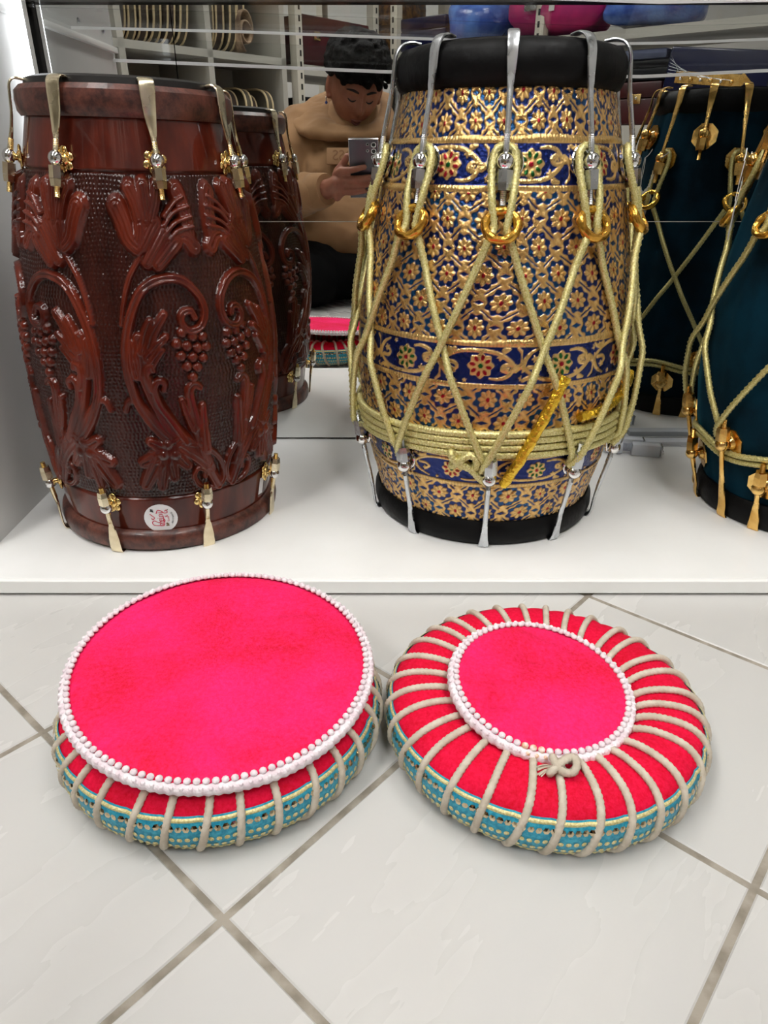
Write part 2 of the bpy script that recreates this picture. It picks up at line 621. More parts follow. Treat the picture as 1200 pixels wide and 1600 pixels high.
cpart('mirror_panel', MB().box(((SX1 + SEAM) / 2, DM + 0.003, (0.334 + MTOP) / 2), (SX1 - SEAM - g, 0.006, MTOP - 0.334 - g)), M_MIRROR)
cpart('back_board', MB().box(((SX0 + SX1) / 2, DM + 0.019, 0.5), (SX1 - SX0, 0.022, 0.998)), M_DARKEDGE)
cpart('back_rail', MB().box(((SX0 + SX1) / 2, DM - 0.002, 0.655), (SX1 - SX0, 0.016, 0.15), bev=0.001), M_RAIL)
cpart('mirror_edge', MB().box((MXL - 0.002, DM + 0.002, 0.30), (0.0035, 0.008, 0.56)), M_DARKEDGE)

# lit LED strip standing in the corner between side panel and mirror
led = thing('led_strip', 'bright white LED strip light standing in the left back corner beside the mirror', 'light', (SX0 + 0.008, DM - 0.02, SHELF_Z))
MB().box((0, 0, 0.31), (0.016, 0.012, 0.62)).build('housing', M_EDGE, led, smooth=False)
d = MB().box((0.0016, -0.0075, 0.31), (0.0125, 0.004, 0.615), bev=0.001).build('diffuser', None, led, smooth=False)
d.data.materials.append(mat('led_diffuser', (1, 1, 1, 1), 0.5, emit=((0.93, 0.96, 1.0, 1), LED_STRENGTH)))


# acrylic shelf above, sagging a little
def acrylic(name='clear_acrylic', refl=0.09, scratch=0.22):
    m = bpy.data.materials.new(name)
    m.use_nodes = True
    nt = m.node_tree
    N, K = nt.nodes, nt.links
    N.remove(N['Principled BSDF'])
    out = N['Material Output']
    tr = N.new('ShaderNodeBsdfTransparent')
    tr.inputs['Color'].default_value = (0.93, 0.94, 0.94, 1)
    gl = N.new('ShaderNodeBsdfGlossy')
    gl.inputs['Roughness'].default_value = 0.03
    # scratches
    tc = N.new('ShaderNodeTexCoord')
    mp = N.new('ShaderNodeMapping')
    mp.inputs['Rotation'].default_value = (0, 0, 0.7)
    mp.inputs['Scale'].default_value = (14, 160, 14)
    K.new(tc.outputs['Object'], mp.inputs['Vector'])
    n = N.new('ShaderNodeTexNoise')
    n.inputs['Scale'].default_value = 1.0
    n.inputs['Detail'].default_value = 3
    n.inputs['Distortion'].default_value = 1.5
    K.new(mp.outputs['Vector'], n.inputs['Vector'])
    r = N.new('ShaderNodeMapRange')
    r.inputs['From Min'].default_value = 0.68
    r.inputs['From Max'].default_value = 0.78
    r.inputs['To Max'].default_value = scratch
    K.new(n.outputs['Fac'], r.inputs['Value'])
    df = N.new('ShaderNodeBsdfDiffuse')
    df.inputs['Color'].default_value = (0.8, 0.8, 0.82, 1)
    m1 = N.new('ShaderNodeMixShader')
    m2 = N.new('ShaderNodeMixShader')
    m1.inputs[0].default_value = refl
    K.new(tr.outputs[0], m1.inputs[1])
    K.new(gl.outputs[0], m1.inputs[2])
    K.new(r.outputs['Result'], m2.inputs[0])
    K.new(m1.outputs[0], m2.inputs[1])
    K.new(df.outputs[0], m2.inputs[2])
    K.new(m2.outputs[0], out.inputs['Surface'])
    return m


M_ACRYLIC = acrylic()
M_ACRYLIC2 = acrylic('thin_clear_acrylic', 0.025, 0.02)
def edge_mat():
    m = bpy.data.materials.new('painted_acrylic_edge_glow')  # white colour stands in for light caught in the clear edges
    m.use_nodes = True
    N, K = m.node_tree.nodes, m.node_tree.links
    N.remove(N['Principled BSDF'])
    d_, t_, x_ = N.new('ShaderNodeBsdfDiffuse'), N.new('ShaderNodeBsdfTranslucent'), N.new('ShaderNodeMixShader')
    d_.inputs['Color'].default_value = (0.95, 0.95, 0.96, 1)
    t_.inputs['Color'].default_value = (0.95, 0.95, 0.96, 1)
    x_.inputs[0].default_value = 0.5
    K.new(d_.outputs[0], x_.inputs[1])
    K.new(t_.outputs[0], x_.inputs[2])
    K.new(x_.outputs[0], N['Material Output'].inputs['Surface'])
    return m


M_ACREDGE = edge_mat()
SAGX = [-0.442, -0.20, 0.0, 0.276, 0.42, 0.56, 0.98]
SAGZ = [0.155, 0.150, 0.1435, 0.135, 0.137, 0.142, 0.145]


def acrylic_slab(name, label, y0, y1, zx, zz, th, parts):
    """clear slab from y0 to y1, bottom height zz along x (above the camera height), thickness th"""
    t = thing(name, label, 'shelf' if 'shelf' in name else 'guard', (0.2, (y0 + y1) / 2, 0.418 + 0.14))
    o_ = np.array([0.2, (y0 + y1) / 2, 0.418 + 0.14])
    xs = np.linspace(SX0 + 0.001, SX1 - 0.001, 60)
    V = []
    for x in xs:
        z = 0.418 + float(np.interp(x, zx, zz))
        V += [np.array(p) - o_ for p in ((x, y0, z), (x, y1, z), (x, y1, z + th), (x, y0, z + th))]
    n = len(xs)
    q = {'bottom': lambda a, b: (a, a + 1, b + 1, b), 'top': lambda a, b: (a + 3, b + 3, b + 2, a + 2),
         'front': lambda a, b: (a, b, b + 3, a + 3), 'back': lambda a, b: (a + 1, a + 2, b + 2, b + 1)}
    for pname, sides, m in parts:
        F = [q[sd](4 * i, 4 * i + 4) for sd in sides for i in range(n - 1)]
        MB().add(V, F).build(pname, m, t)
    return t


acrylic_slab('acrylic_shelf', 'narrow clear acrylic shelf with edge painted bright, fixed along the mirror at the top', 0.88, 1.030, SAGX, SAGZ, 0.0035,
             (('sheet', ('bottom', 'top', 'back'), M_ACRYLIC), ('painted_bright_edge', ('front',), M_ACREDGE)))
GX, GZ = [-0.442, 0.0, 0.42, 0.636, 0.98], [0.132, 0.116, 0.109, 0.118, 0.122]
gd = acrylic_slab('acrylic_guard', 'upright clear acrylic guard strip whose lower edge, painted bright, crosses the mirror', 0.709, 0.7125, GX, [z + 0.0046 for z in GZ], 0.030, (('sheet', ('front', 'back', 'top'), M_ACRYLIC2),))
ge = []
xs = np.linspace(SX0 + 0.001, SX1 - 0.001, 60)
for x in xs:
    z = float(np.interp(x, GX, GZ))
    ge += [np.array(p) - np.array([0.2, 0.71075, 0.14]) for p in ((x, 0.7085, z), (x, 0.713, z), (x, 0.713, z + 0.0044), (x, 0.7085, z + 0.0044))]
MB().add(ge, [(4 * i + a, 4 * i + b, 4 * i + 4 + b, 4 * i + 4 + a) for i in range(59) for a, b in ((0, 1), (1, 2), (2, 3), (3, 0))]).build('painted_bright_edge', M_ACREDGE, gd)  # solid white bar painting the light along the guard's lower edge
# cleat that carries the shelf on the left panel, and two screws
cl = thing('shelf_cleat', 'pale cleat strip screwed to the left side panel under the acrylic shelf', 'bracket', (SX0, 0.865, 0.418 + 0.152))
MB().box((0.004, 0, -0.004), (0.008, 0.32, 0.008), bev=0.001).build('strip', M_EDGE, cl)
for dy in (-0.12, -0.02):
    MB().cyl((0.0, dy, 0.018), (0.0025, dy, 0.018), 0.004, 0.003).build('screw', M_STEEL, cl)


# ================================================================== drums
def pol(a, r, z):
    """a in degrees from the side facing the shop aisle (-y)"""
    t = math.radians(a)
    return (r * math.sin(t), -r * math.cos(t), z)


def body_grid(name, prof, a_cols, z_rows, hfun, m, parent):
    """dense turned body; hfun(A, Z) -> relief height, colour (A degrees)"""
    pr = np.array(prof)
    A, Z = np.meshgrid(np.radians(a_cols), z_rows)
    R = np.interp(Z, pr[:, 0], pr[:, 1])
    # rounded profile: light smoothing of the piecewise radius
    k = 9
    Rz = np.interp(z_rows, pr[:, 0], pr[:, 1])
    Rp = np.pad(Rz, k, mode='edge')
    Rz = np.convolve(Rp, np.ones(2 * k + 1) / (2 * k + 1), mode='valid')
    R = np.repeat(Rz[:, None], len(a_cols), 1)
    H, C = hfun(np.degrees(A), Z)
    R = R + H
    V = np.stack([R * np.sin(A), -R * np.cos(A), Z], -1).reshape(-1, 3)
    nr, nc = A.shape
    i = np.arange(nr - 1)[:, None] * nc
    j = np.arange(nc)[None, :]
    j2 = (j + 1) % nc
    F = np.stack([i + j, i + j2, i + nc + j2, i + nc + j], -1).reshape(-1, 4)
    me = fast_mesh(name, V, F, True, C.reshape(-1, 3))
    return link(name, me, m, parent)


def put_hooks(drum, angles, pieces, name='hook'):
    """pieces: list of (part name, mesh, material); the first is the hook itself, the rest its sub-parts"""
    for a in angles:
        root = link(name, pieces[0][1], pieces[0][2], drum)
        root.rotation_euler = (0, 0, math.radians(a))
        for nm, me, m in pieces[1:]:
            link(nm, me, m, root)


def strap_mesh(name, pts, wid, thk):
    """pts (r, z) from the rim to the thread; wid half widths, thk half thicknesses"""
    P = smooth_path([(0, -r, z) for r, z in pts], 4)
    t = np.linspace(0, 1, len(P))
    tt = np.linspace(0, 1, len(wid))
    fl = list(zip(np.interp(t, tt, wid), np.interp(t, tt, thk)))
    mb = MB()
    # width runs along x (tangential)
    V, F = [], []
    n = 10
    for i, p in enumerate(P):
        d = P[min(i + 1, len(P) - 1)] - P[max(i - 1, 0)]
        d = Vector(d).normalized()
        nx = Vector((1, 0, 0))
        ny = d.cross(nx).normalized()
        w, h_ = fl[i]
        for k in range(n):
            ph = 2 * PI * k / n
            cx, cy = math.cos(ph), math.sin(ph)
            e = 0.55 if w > 1.5 * h_ else 1.0
            V.append(Vector(p) + nx * math.copysign(abs(cx) ** e, cx) * w + ny * math.copysign(abs(cy) ** e, cy) * h_)
    for i in range(len(P) - 1):
        for k in range(n):
            l = (k + 1) % n
            F.append((i * n + k, i * n + l, (i + 1) * n + l, (i + 1) * n + k))
    F.append(tuple(reversed(range(n))))
    F.append(tuple((len(P) - 1) * n + k for k in range(n)))
    mb.add(V, F)
    return mb.mesh(name)


def thread_mesh(name, p0, p1, r):
    """threaded rod between two (r, z) points"""
    p0, p1 = Vector((0, -p0[0], p0[1])), Vector((0, -p1[0], p1[1]))
    ln = (p1 - p0).length
    n = max(4, int(ln / 0.0007))
    path = [p0 + (p1 - p0) * (i / n) for i in range(n + 1)]
    rad = [r * (1.0 if i % 2 else 0.84) for i in range(n + 1)]
    return MB().tube(path, rad, 8).mesh(name, smooth=False)


def nut_mesh(name, c0, c1, r, collar=True):
    p0, p1 = Vector((0, -c0[0], c0[1])), Vector((0, -c1[0], c1[1]))
    mb = MB()
    d = p1 - p0
    mb.cyl(p0, p0 + d * 0.62, r, r, 6)
    if collar:
        mb.cyl(p0 + d * 0.64, p1, r * 0.97, r * 0.86, 6)
    else:
        mb.cyl(p0 + d * 0.62, p1, r, r * 0.9, 6)
    return mb.mesh(name, smooth=False)


def ball_mesh(name, c, r):
    mb = MB().sphere((0, -c[0], c[1]), r, 16, 10)
    return mb.mesh(name)


def lathe_part(name, prof, m, parent, n=96, closed=False, cap=False):
    return MB().lathe(prof, n, closed=closed, cap=cap).build(name, m, parent)


# ------------------------------------------------------------------ carved wooden drum
WOOD_STROKES = [
    ('scroll', 0.0051, [(41.1, 0.0715), (34.8, 0.1007), (26.9, 0.1198), (18.3, 0.1375), (11.8, 0.1602), (7.7, 0.1843), (6.2, 0.2103), (6.7, 0.2321), (8.8, 0.2527), (11.7, 0.2699), (15.5, 0.2838), (20.7, 0.2916), (27.4, 0.2947), (33.4, 0.2914), (37.6, 0.2829), (40.4, 0.2723), (40.9, 0.2601), (38.3, 0.2481), (33.1, 0.2454), (30.3, 0.2540), (31.2, 0.2622), (34.7, 0.2637), (36.1, 0.2573)]),
    ('stem', 0.0037, [(41.1, 0.0771), (33.6, 0.1090), (24.5, 0.1297), (16.5, 0.1524), (11.1, 0.1691), (7.8, 0.1777), (4.8, 0.1766), (3.3, 0.1679)]),
    ('ridge', 0.0030, [(16.8, 0.3148), (11.2, 0.2959), (7.8, 0.2736), (5.9, 0.2529)]),
    ('tul', 0.0101, [(8.8, 0.3565), (10.9, 0.3442), (12.8, 0.3297), (15.7, 0.3220)]),
    ('tul', 0.0081, [(14.9, 0.3721), (17.0, 0.3600), (17.8, 0.3466)]),
    ('tul', 0.0081, [(21.1, 0.3740), (21.2, 0.3598), (20.6, 0.3454)]),
    ('tul', 0.0074, [(27.1, 0.3728), (25.5, 0.3596), (22.9, 0.3453)]),
    ('tul', 0.0068, [(17.9, 0.3402), (16.6, 0.3197)]),
    ('tul', 0.0074, [(24.4, 0.3436), (18.2, 0.3223)]),
    ('tul', 0.0081, [(27.5, 0.3352), (19.2, 0.3086)]),
    ('tul', 0.0088, [(32.2, 0.3265), (23.6, 0.3070)]),
    ('lobe', 0.0074, [(40.7, 0.3209), (37.3, 0.3297), (33.0, 0.3291), (29.2, 0.3218), (26.0, 0.3123)]),
    ('leafb', 0.0088, [(36.6, 0.3692), (38.3, 0.3561), (39.0, 0.3396), (38.9, 0.3256)]),
    ('rib', 0.0024, [(28.8, 0.3487), (33.9, 0.3602), (38.5, 0.3653)]),
    ('rib', 0.0024, [(28.2, 0.3406), (33.2, 0.3522), (40.4, 0.3570)]),
    ('rib', 0.0024, [(28.5, 0.3340), (33.6, 0.3434), (41.1, 0.3482)]),
    ('rib', 0.0024, [(29.7, 0.3284), (34.2, 0.3367), (41.4, 0.3393)]),
    ('leaf', 0.0081, [(35.8, 0.1024), (28.5, 0.1265), (21.8, 0.1472), (16.3, 0.1763), (13.0, 0.2032), (12.2, 0.2286), (12.0, 0.2405)]),
    ('lobe', 0.0057, [(15.8, 0.2311), (18.4, 0.2456), (23.3, 0.2615)]),
    ('lobe', 0.0054, [(14.9, 0.2219), (18.5, 0.2318), (22.9, 0.2407)]),
    ('lobe', 0.0051, [(14.8, 0.2106), (17.7, 0.2202), (20.9, 0.2283)]),
    ('lobe', 0.0044, [(9.9, 0.2037), (9.0, 0.2227), (8.8, 0.2379)]),
    ('lobe', 0.0054, [(13.3, 0.2283), (15.0, 0.2433), (17.5, 0.2559)]),
    ('curl', 0.0037, [(15.3, 0.1898), (13.7, 0.2018), (13.9, 0.2108), (16.0, 0.2142), (16.7, 0.2091)]),
    ('curl', 0.0044, [(27.3, 0.1308), (22.1, 0.1543), (17.5, 0.1747), (16.3, 0.1909), (18.1, 0.1984), (20.4, 0.1953), (19.9, 0.1889)]),
    ('leaf', 0.0057, [(37.7, 0.0951), (33.6, 0.1277), (31.5, 0.1612), (30.5, 0.1842), (32.8, 0.1912), (35.1, 0.1876)]),
    ('lobe', 0.0041, [(31.2, 0.1436), (28.4, 0.1623), (26.9, 0.1767)]),
    ('lobe', 0.0044, [(36.2, 0.1189), (35.7, 0.1450), (35.8, 0.1682)]),
    ('volute', 0.0037, [(27.2, 0.1292), (32.6, 0.1253), (38.2, 0.1162), (42.7, 0.1026), (44.4, 0.0866), (42.8, 0.0742), (37.2, 0.0702), (31.5, 0.0777), (29.6, 0.0897), (31.6, 0.0978), (34.7, 0.0938), (34.5, 0.0862)]),
    ('leafb', 0.0101, [(18.3, 0.1251), (17.2, 0.1121)]),
    ('lobe', 0.0061, [(17.8, 0.1245), (12.0, 0.1332)]),
    ('lobe', 0.0068, [(16.8, 0.1198), (7.5, 0.1097)]),
    ('lobe', 0.0081, [(15.3, 0.1165), (7.4, 0.0838)]),
    ('lobe', 0.0064, [(17.0, 0.1145), (14.4, 0.0809)]),
    ('lobe', 0.0064, [(19.2, 0.1153), (20.3, 0.0907)]),
    ('lobe', 0.0068, [(20.8, 0.1222), (26.6, 0.1034)]),
    ('lobe', 0.0057, [(20.5, 0.1281), (25.6, 0.1366)]),
]
WOOD_GRAPES = [(29.9, 0.2440, .0052), (34.3, 0.2395, .0052), (38.7, 0.2386, .0052), (27.3, 0.2336, .0052), (31.5, 0.2307, .0052), (35.9, 0.2281, .0052), (39.8, 0.2279, .0052), (28.6, 0.2212, .0052), (33.5, 0.2192, .0052), (38.0, 0.2173, .0052), (30.7, 0.2104, .0052), (35.1, 0.2087, .0052), (32.7, 0.1991, .0052)]
WOOD_BERRIES = [(18.8, 0.1302, .0058), (16.7, 0.1190, .0058), (21.7, 0.1181, .0058)]


def seg_dist(X, Y, pts, w0, w1):
    """distance to a polyline and the local half width; X, Y metric"""
    best = np.full(X.shape, 1e9)
    wid = np.full(X.shape, w0)
    n = len(pts) - 1
    for i in range(n):
        (x0, y0), (x1, y1) = pts[i], pts[i + 1]
        dx, dy = x1 - x0, y1 - y0
        l2 = dx * dx + dy * dy + 1e-12
        t = np.clip(((X - x0) * dx + (Y - y0) * dy) / l2, 0, 1)
        d = np.hypot(X - x0 - t * dx, Y - y0 - t * dy)
        w = w0 + (w1 - w0) * (i + t) / n
        b = d / w < best / wid
        best = np.where(b, d, best)
        wid = np.where(b, w, wid)
    return best, wid


KIND = {  # height, end taper, shape
    'scroll': (0.0062, 0.62, 'groove'), 'stem': (0.0046, 0.55, 'dome'), 'ridge': (0.0042, 0.7, 'dome'),
    'tul': (0.0066, 0.75, 'dome'), 'lobe': (0.0058, 0.62, 'lobe'), 'leafb': (0.0050, 0.8, 'dome'),
    'rib': (0.0072, 0.7, 'dome'), 'leaf': (0.0056, 0.6, 'groove'), 'curl': (0.0064, 0.7, 'dome'), 'volute': (0.0056, 0.7, 'groove')}


def wood_relief(A, Z):
    nr, nc = A.shape
    nh = nc // 8                                           # columns of one 45 degree half motif
    u = (np.arange(nh) + 0.5) * 45.0 / nh
    z = Z[:, 0]
    U, ZZ = np.meshgrid(u, z)
    RR = 0.136
    X, Y = np.radians(U) * RR, ZZ
    H = np.zeros(U.shape)
    for k, w, pts in WOOD_STROKES:
        hh, tp, shape = KIND[k]
        w = w * (1.28 if k == 'lobe' and pts[0][1] < 0.135 else 1.0) * {'lobe': 1.35, 'leaf': 1.3, 'tul': 1.2, 'leafb': 1.3, 'curl': 1.25, 'scroll': 1.2, 'rib': 1.3, 'stem': 1.8}.get(k, 1.1)
        P = smooth_path([(math.radians(p[0]) * RR, p[1], 0) for p in pts], 4)[:, :2]
        xa, xb = P[:, 0].min() - w * 1.2, P[:, 0].max() + w * 1.2
        ya, yb = P[:, 1].min() - w * 1.2, P[:, 1].max() + w * 1.2
        ci = np.where((u * PI / 180 * RR > xa) & (u * PI / 180 * RR < xb))[0]
        ri = np.where((z > ya) & (z < yb))[0]
        if not len(ci) or not len(ri):
            continue
        sl = (slice(ri[0], ri[-1] + 1), slice(ci[0], ci[-1] + 1))
        d, wid = seg_dist(X[sl], Y[sl], P, w, w * tp)
        q = np.clip(1 - d / wid, 0, 1)
        e = 1 - (1 - np.clip(q * 1.35, 0, 1)) ** 2.6
        if shape == 'groove':
            e = e - 0.34 * np.exp(-((d / wid) / 0.34) ** 2)
        elif shape == 'lobe':
            e = e - 0.22 * np.exp(-((d / wid) / 0.2) ** 2)
        if k in ('tul', 'leafb', 'leaf', 'lobe'):
            e = e - 0.085 * np.cos(2.5 * 2 * PI * d / wid) * np.clip(q * 6, 0, 1)
        hgt = hh * 1.18 * e
        H[sl] = np.maximum(H[sl], hgt)
    for lst, hh in ((WOOD_GRAPES, 0.0066), (WOOD_BERRIES, 0.0092)):
        for (ga, gz, gr) in lst:
            d = np.hypot(X - math.radians(ga) * RR, Y - gz)
            H = np.maximum(H, np.where(d < gr, hh - gr * 0.9 + np.sqrt(np.maximum(gr * gr - d * d, 0)) * 0.9, 0))
    inside = (ZZ > 0.0672) & (ZZ < 0.3835)
    H *= inside
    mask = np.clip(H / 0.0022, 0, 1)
    Yw = Y + 0.0010 * np.sin(X * 70) + 0.0006 * np.sin(X * 210 + Y * 90)
    row = np.floor(Yw / 0.0040)
    st = np.clip(np.sin(2 * PI * (X / 0.0042 + 0.5 * (row % 2) + 0.35 * np.sin(row * 5.1))), 0, 1) * np.sin(PI * ((Yw / 0.0040) % 1.0))
    H = H + (1 - mask) * inside * 0.0013 * st
    H = H + 0.00035 * mask * np.sin(X * 2600 + 9 * np.sin(Y * 60)) * inside * 0.5
    H -= 0.0022 * np.exp(-((ZZ - 0.0660) / 0.0012) ** 2) + 0.0022 * np.exp(-((ZZ - 0.3845) / 0.0012) ** 2)
    H += np.where(ZZ < 0.0655, 0.0012, 0) + np.where(ZZ > 0.385, 0.0012, 0)
    full = np.zeros((nr, nc))
    mk = np.zeros((nr, nc))
    for k in range(8):
        s = slice(k * nh, (k + 1) * nh)
        full[:, s] = H if k % 2 == 0 else H[:, ::-1]
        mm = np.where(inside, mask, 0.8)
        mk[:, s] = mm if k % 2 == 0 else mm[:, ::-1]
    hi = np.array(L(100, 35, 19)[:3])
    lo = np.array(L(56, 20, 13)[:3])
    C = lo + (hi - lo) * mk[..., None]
    return full, C


WOOD_PROF = [(0, .124), (.03, .1276), (.067, .1320), (.11, .1355), (.155, .1382), (.20, .1394), (.23, .1390), (.265, .1352), (.30, .1292),
             (.34, .1215), (.363, .1163), (.384, .1105), (.41, .1045), (.433, .0985), (.46, .097)]
wd = thing('wooden_drum', 'reddish brown barrel drum of carved wood with grapes and scrolls beside the left side panel', 'drum',
           (-0.2692, 0.8175, SHELF_Z), rot=(0, 0.028, 0))
wd.scale = (0.953, 0.953, 1.0)
A0 = -1.2
NCW = 864
wa = A0 + (np.arange(NCW) + 0.5) * 360.0 / NCW
body_grid('body', WOOD_PROF, wa, np.linspace(0.006, 0.443, 430), wood_relief, M_WOOD, wd)
lathe_part('bottom_ring', [(.122, .001), (.130, .0), (.1352, .004), (.1366, .012), (.1352, .020), (.131, .0245), (.1262, .0255), (.124, .02)], M_BROWNLEATHER, wd, closed=True)
lathe_part('top_ring', [(.097, .431), (.1035, .4285), (.1068, .433), (.1078, .442), (.1068, .450), (.102, .4545), (.0945, .455), (.0945, .44)], M_BROWNLEATHER, wd, closed=True)
lathe_part('drum_skin', [(.0015, .4625), (.05, .4625), (.09, .4622), (.0965, .4600), (.0975, .4535), (.09, .452), (.0015, .452)], M_SKINHIDE, wd, n=64)

wt = [('hook', strap_mesh('hook', [(.096, .4585), (.1035, .4595), (.109, .456), (.1106, .447), (.1118, .433), (.1142, .420), (.1165, .4105), (.1205, .397), (.1255, .372)],
                          [.0068, .0072, .0073, .0072, .006, .0042, .0026, .0025, .0024], [.0011, .0012, .0013, .0013, .0014, .0016, .0022, .0025, .0024]), M_PALEBRASS),
      ('threaded_rod', thread_mesh('threaded_rod', (.1168, .4095), (.1272, .3625), .0029), M_BRASS),
      ('ball', ball_mesh('ball', (.1212, .3945), .0068), M_CHROME),
      ('nut', nut_mesh('nut', (.1226, .3885), (.1255, .3715), .0064), M_PALEBRASS)]


def rosette(z0, rb, rh):
    mb = MB()
    for k in range(6):
        t = 2 * PI * k / 6 + 0.3
        mb.sphere((0.0076 * math.cos(t), -rb - 0.0022, z0 + 0.0076 * math.sin(t)), (0.0042, 0.0017, 0.0042), 10, 6)
    mb.sphere((0, -rb - 0.003, z0), (0.006, 0.0032, 0.006), 12, 8)
    mb.cyl((0, -rb, z0), (0, -rh, z0), 0.0036, 0.0030, 12)
    return mb.mesh('flower_washer')


wt.append(('flower_washer', rosette(.3935, .1088, .119), M_BRASS))
WANG = [27.5 + 45 * k for k in range(8)]
put_hooks(wd, WANG, wt)
wb = [('hook', strap_mesh('hook', [(.122, -.0004), (.131, -.0012), (.1368, .0002), (.1392, .006), (.1402, .017), (.1408, .029), (.1418, .036), (.1438, .048), (.147, .070)],
                          [.0066, .0070, .0072, .0072, .0066, .0045, .0028, .0026, .0024], [.0010, .0011, .0012, .0013, .0014, .0017, .0023, .0026, .0024]), M_PALEBRASS),
      ('threaded_rod', thread_mesh('threaded_rod', (.142, .038), (.1488, .0835), .0029), M_BRASS),
      ('ball', ball_mesh('ball', (.1452, .058), .0068), M_CHROME),
      ('nut', nut_mesh('nut', (.146, .063), (.148, .0785), .0064), M_PALEBRASS),
      ('flower_washer', rosette(.059, .1312, .144), M_BRASS)]
put_hooks(wd, [32.0 + 45 * k for k in range(8)], wb)


# round paper sticker and a small label on the plain lower band
def wrap_on(parent, V, F, a0, z0, prof, lift, name, m, rot=0.0):
    """wrap flat (x, y) shape round the drum at angle a0, height z0"""
    pr = np.array(prof)
    W = []
    c, s = math.cos(rot), math.sin(rot)
    for v in V:
        x, y = v[0] * c - v[1] * s, v[0] * s + v[1] * c
        z = z0 + y
        R = float(np.interp(z, pr[:, 0], pr[:, 1])) + lift + (v[2] if len(v) > 2 else 0)
        W.append(pol(a0 + math.degrees(x / R), R, z))
    return MB().add(W, F).build(name, m, parent, smooth=False)


def disc_grid(rx, ry, n=28, rings=6):
    V, F = [(0, 0, 0)], []
    for k in range(1, rings + 1):
        for i in range(n):
            t = 2 * PI * i / n
            V.append((rx * k / rings * math.cos(t), ry * k / rings * math.sin(t), 0))
    for i in range(n):
        F.append((0, 1 + i, 1 + (i + 1) % n))
    for k in range(rings - 1):
        for i in range(n):
            a, b = 1 + k * n + i, 1 + k * n + (i + 1) % n
            F.append((a, a + n, b + n, b))
    return V, F


SA, SZ = 10.2, 0.0405
V, F = disc_grid(.0188, .0182)
st = wrap_on(wd, V, F, SA, SZ, WOOD_PROF, .0017, 'sticker', M_STICKER)


def text_on(body, size, x, y, m, name='lettering', rot=PI / 2, sx=1.0, lift=.0021):
    V, F = curve_text(body, size)
    if not len(V):
        return
    c, s = math.cos(rot), math.sin(rot)
    W = [(x + (v[0] * sx) * c - v[1] * s, y + (v[0] * sx) * s + v[1] * c, 0) for v in V]
    o = wrap_on(wd, W, F, SA, SZ, WOOD_PROF, lift, name, m)
    o.parent = st


def strokes_on(paths, w, m, name, lift=.0021):
    mb_V, mb_F = [], []
    for p in paths:
        P = smooth_path([(a, b, 0) for a, b in p], 6)
        k0 = len(mb_V)
        for i, q in enumerate(P):
            d = P[min(i + 1, len(P) - 1)] - P[max(i - 1, 0)]
            d = d / (np.linalg.norm(d) + 1e-9)
            nn = np.array([-d[1], d[0], 0])
            mb_V += [tuple(q + nn * w), tuple(q - nn * w)]
        for i in range(len(P) - 1):
            a = k0 + 2 * i
            mb_F.append((a, a + 1, a + 3, a + 2))
    o = wrap_on(wd, mb_V, mb_F, SA, SZ, WOOD_PROF, lift, name, m)
    o.parent = st


text_on('agini', .0098, -.0004, -.0002, M_INKRED)
# swashed capital R, the long flourish over the word and the small mark above
strokes_on([[(.0006, -.0094), (-.0080, -.0086), (-.0100, -.0050), (-.0074, -.0028), (-.0030, -.0052), (.0004, -.0036)],
            [(-.0040, -.0092), (.0030, -.0088), (.0030, .0010), (.0026, .0040)],
            [(-.0118, .0062), (-.0090, .0036), (-.0070, .0012), (-.0086, -.0010), (-.0108, .0006)],
            [(-.0046, .0064), (-.0026, .0106), (.0010, .0100), (.0044, .0070), (.0078, .0074), (.0070, .0106), (.0050, .0092)]], .00048, M_INKRED, 'flourish')
text_on('&', .0052, .0066, .0026, M_INKRED)
text_on('Sons', .0036, .0084, -.0010, M_INKRED)
for i, ch in enumerate('BRISBANE'):
    t = math.radians(-27 + 8.0 * i)
    text_on(ch, .0031, .0148 * math.cos(t) * 0.98 - .0006, .0140 * math.sin(t), M_INKBLACK, rot=PI / 2 + t)
strokes_on([[(.0080, .0112), (.0088, .0106)]], .0007, M_INKGREEN, 'dot')
strokes_on([[(-.0112, .0100), (-.0072, .0086)], [(-.0108, .0124), (-.0076, .0112)], [(-.0108, .0112), (-.0074, .0098)]], .00055, M_INKBLACK, 'drum_mark')
strokes_on([[(.0052, -.0072), (.0084, -.0076)], [(.0050, -.0094), (.0086, -.0094)], [(.0060, -.0058), (.0076, -.0100)]], .0007, M_INKBROWN, 'tabla_mark')
lab_V = [(-.0055 + .011 * i / 6, y, 0) for i in range(7) for y in (-.0105, .0105)]
lab_F = [(2 * i, 2 * i + 2, 2 * i + 3, 2 * i + 1) for i in range(6)]
tag(wrap_on(wd, lab_V, lab_F, 73, .0435, WOOD_PROF, .0017, 'price_label', M_STICKER, rot=-0.12))


# ------------------------------------------------------------------ blue and gold foil drum
FOIL_PROF = [(0, .126), (.03, .130), (.067, .1395), (.11, .1485), (.15, .1530), (.20, .1553), (.226, .1540), (.26, .1495), (.297, .1428), (.33, .1360),
             (.362, .1288), (.405, .1183), (.451, .1055), (.47, .102), (.50, .100)]
GOLD = np.array([0.75, 0.49, 0.18])
GOLD2 = np.array([0.62, 0.35, 0.11])
NAVY = np.array([0.006, 0.018, 0.115])
TEALB = np.array([0.004, 0.075, 0.20])
GEMR = np.array([0.30, 0.003, 0.016])
GEMG = np.array([0.004, 0.10, 0.018])


def sst(e0, e1, x):
    t = np.clip((x - e0) / (e1 - e0), 0, 1)
    return t * t * (3 - 2 * t)


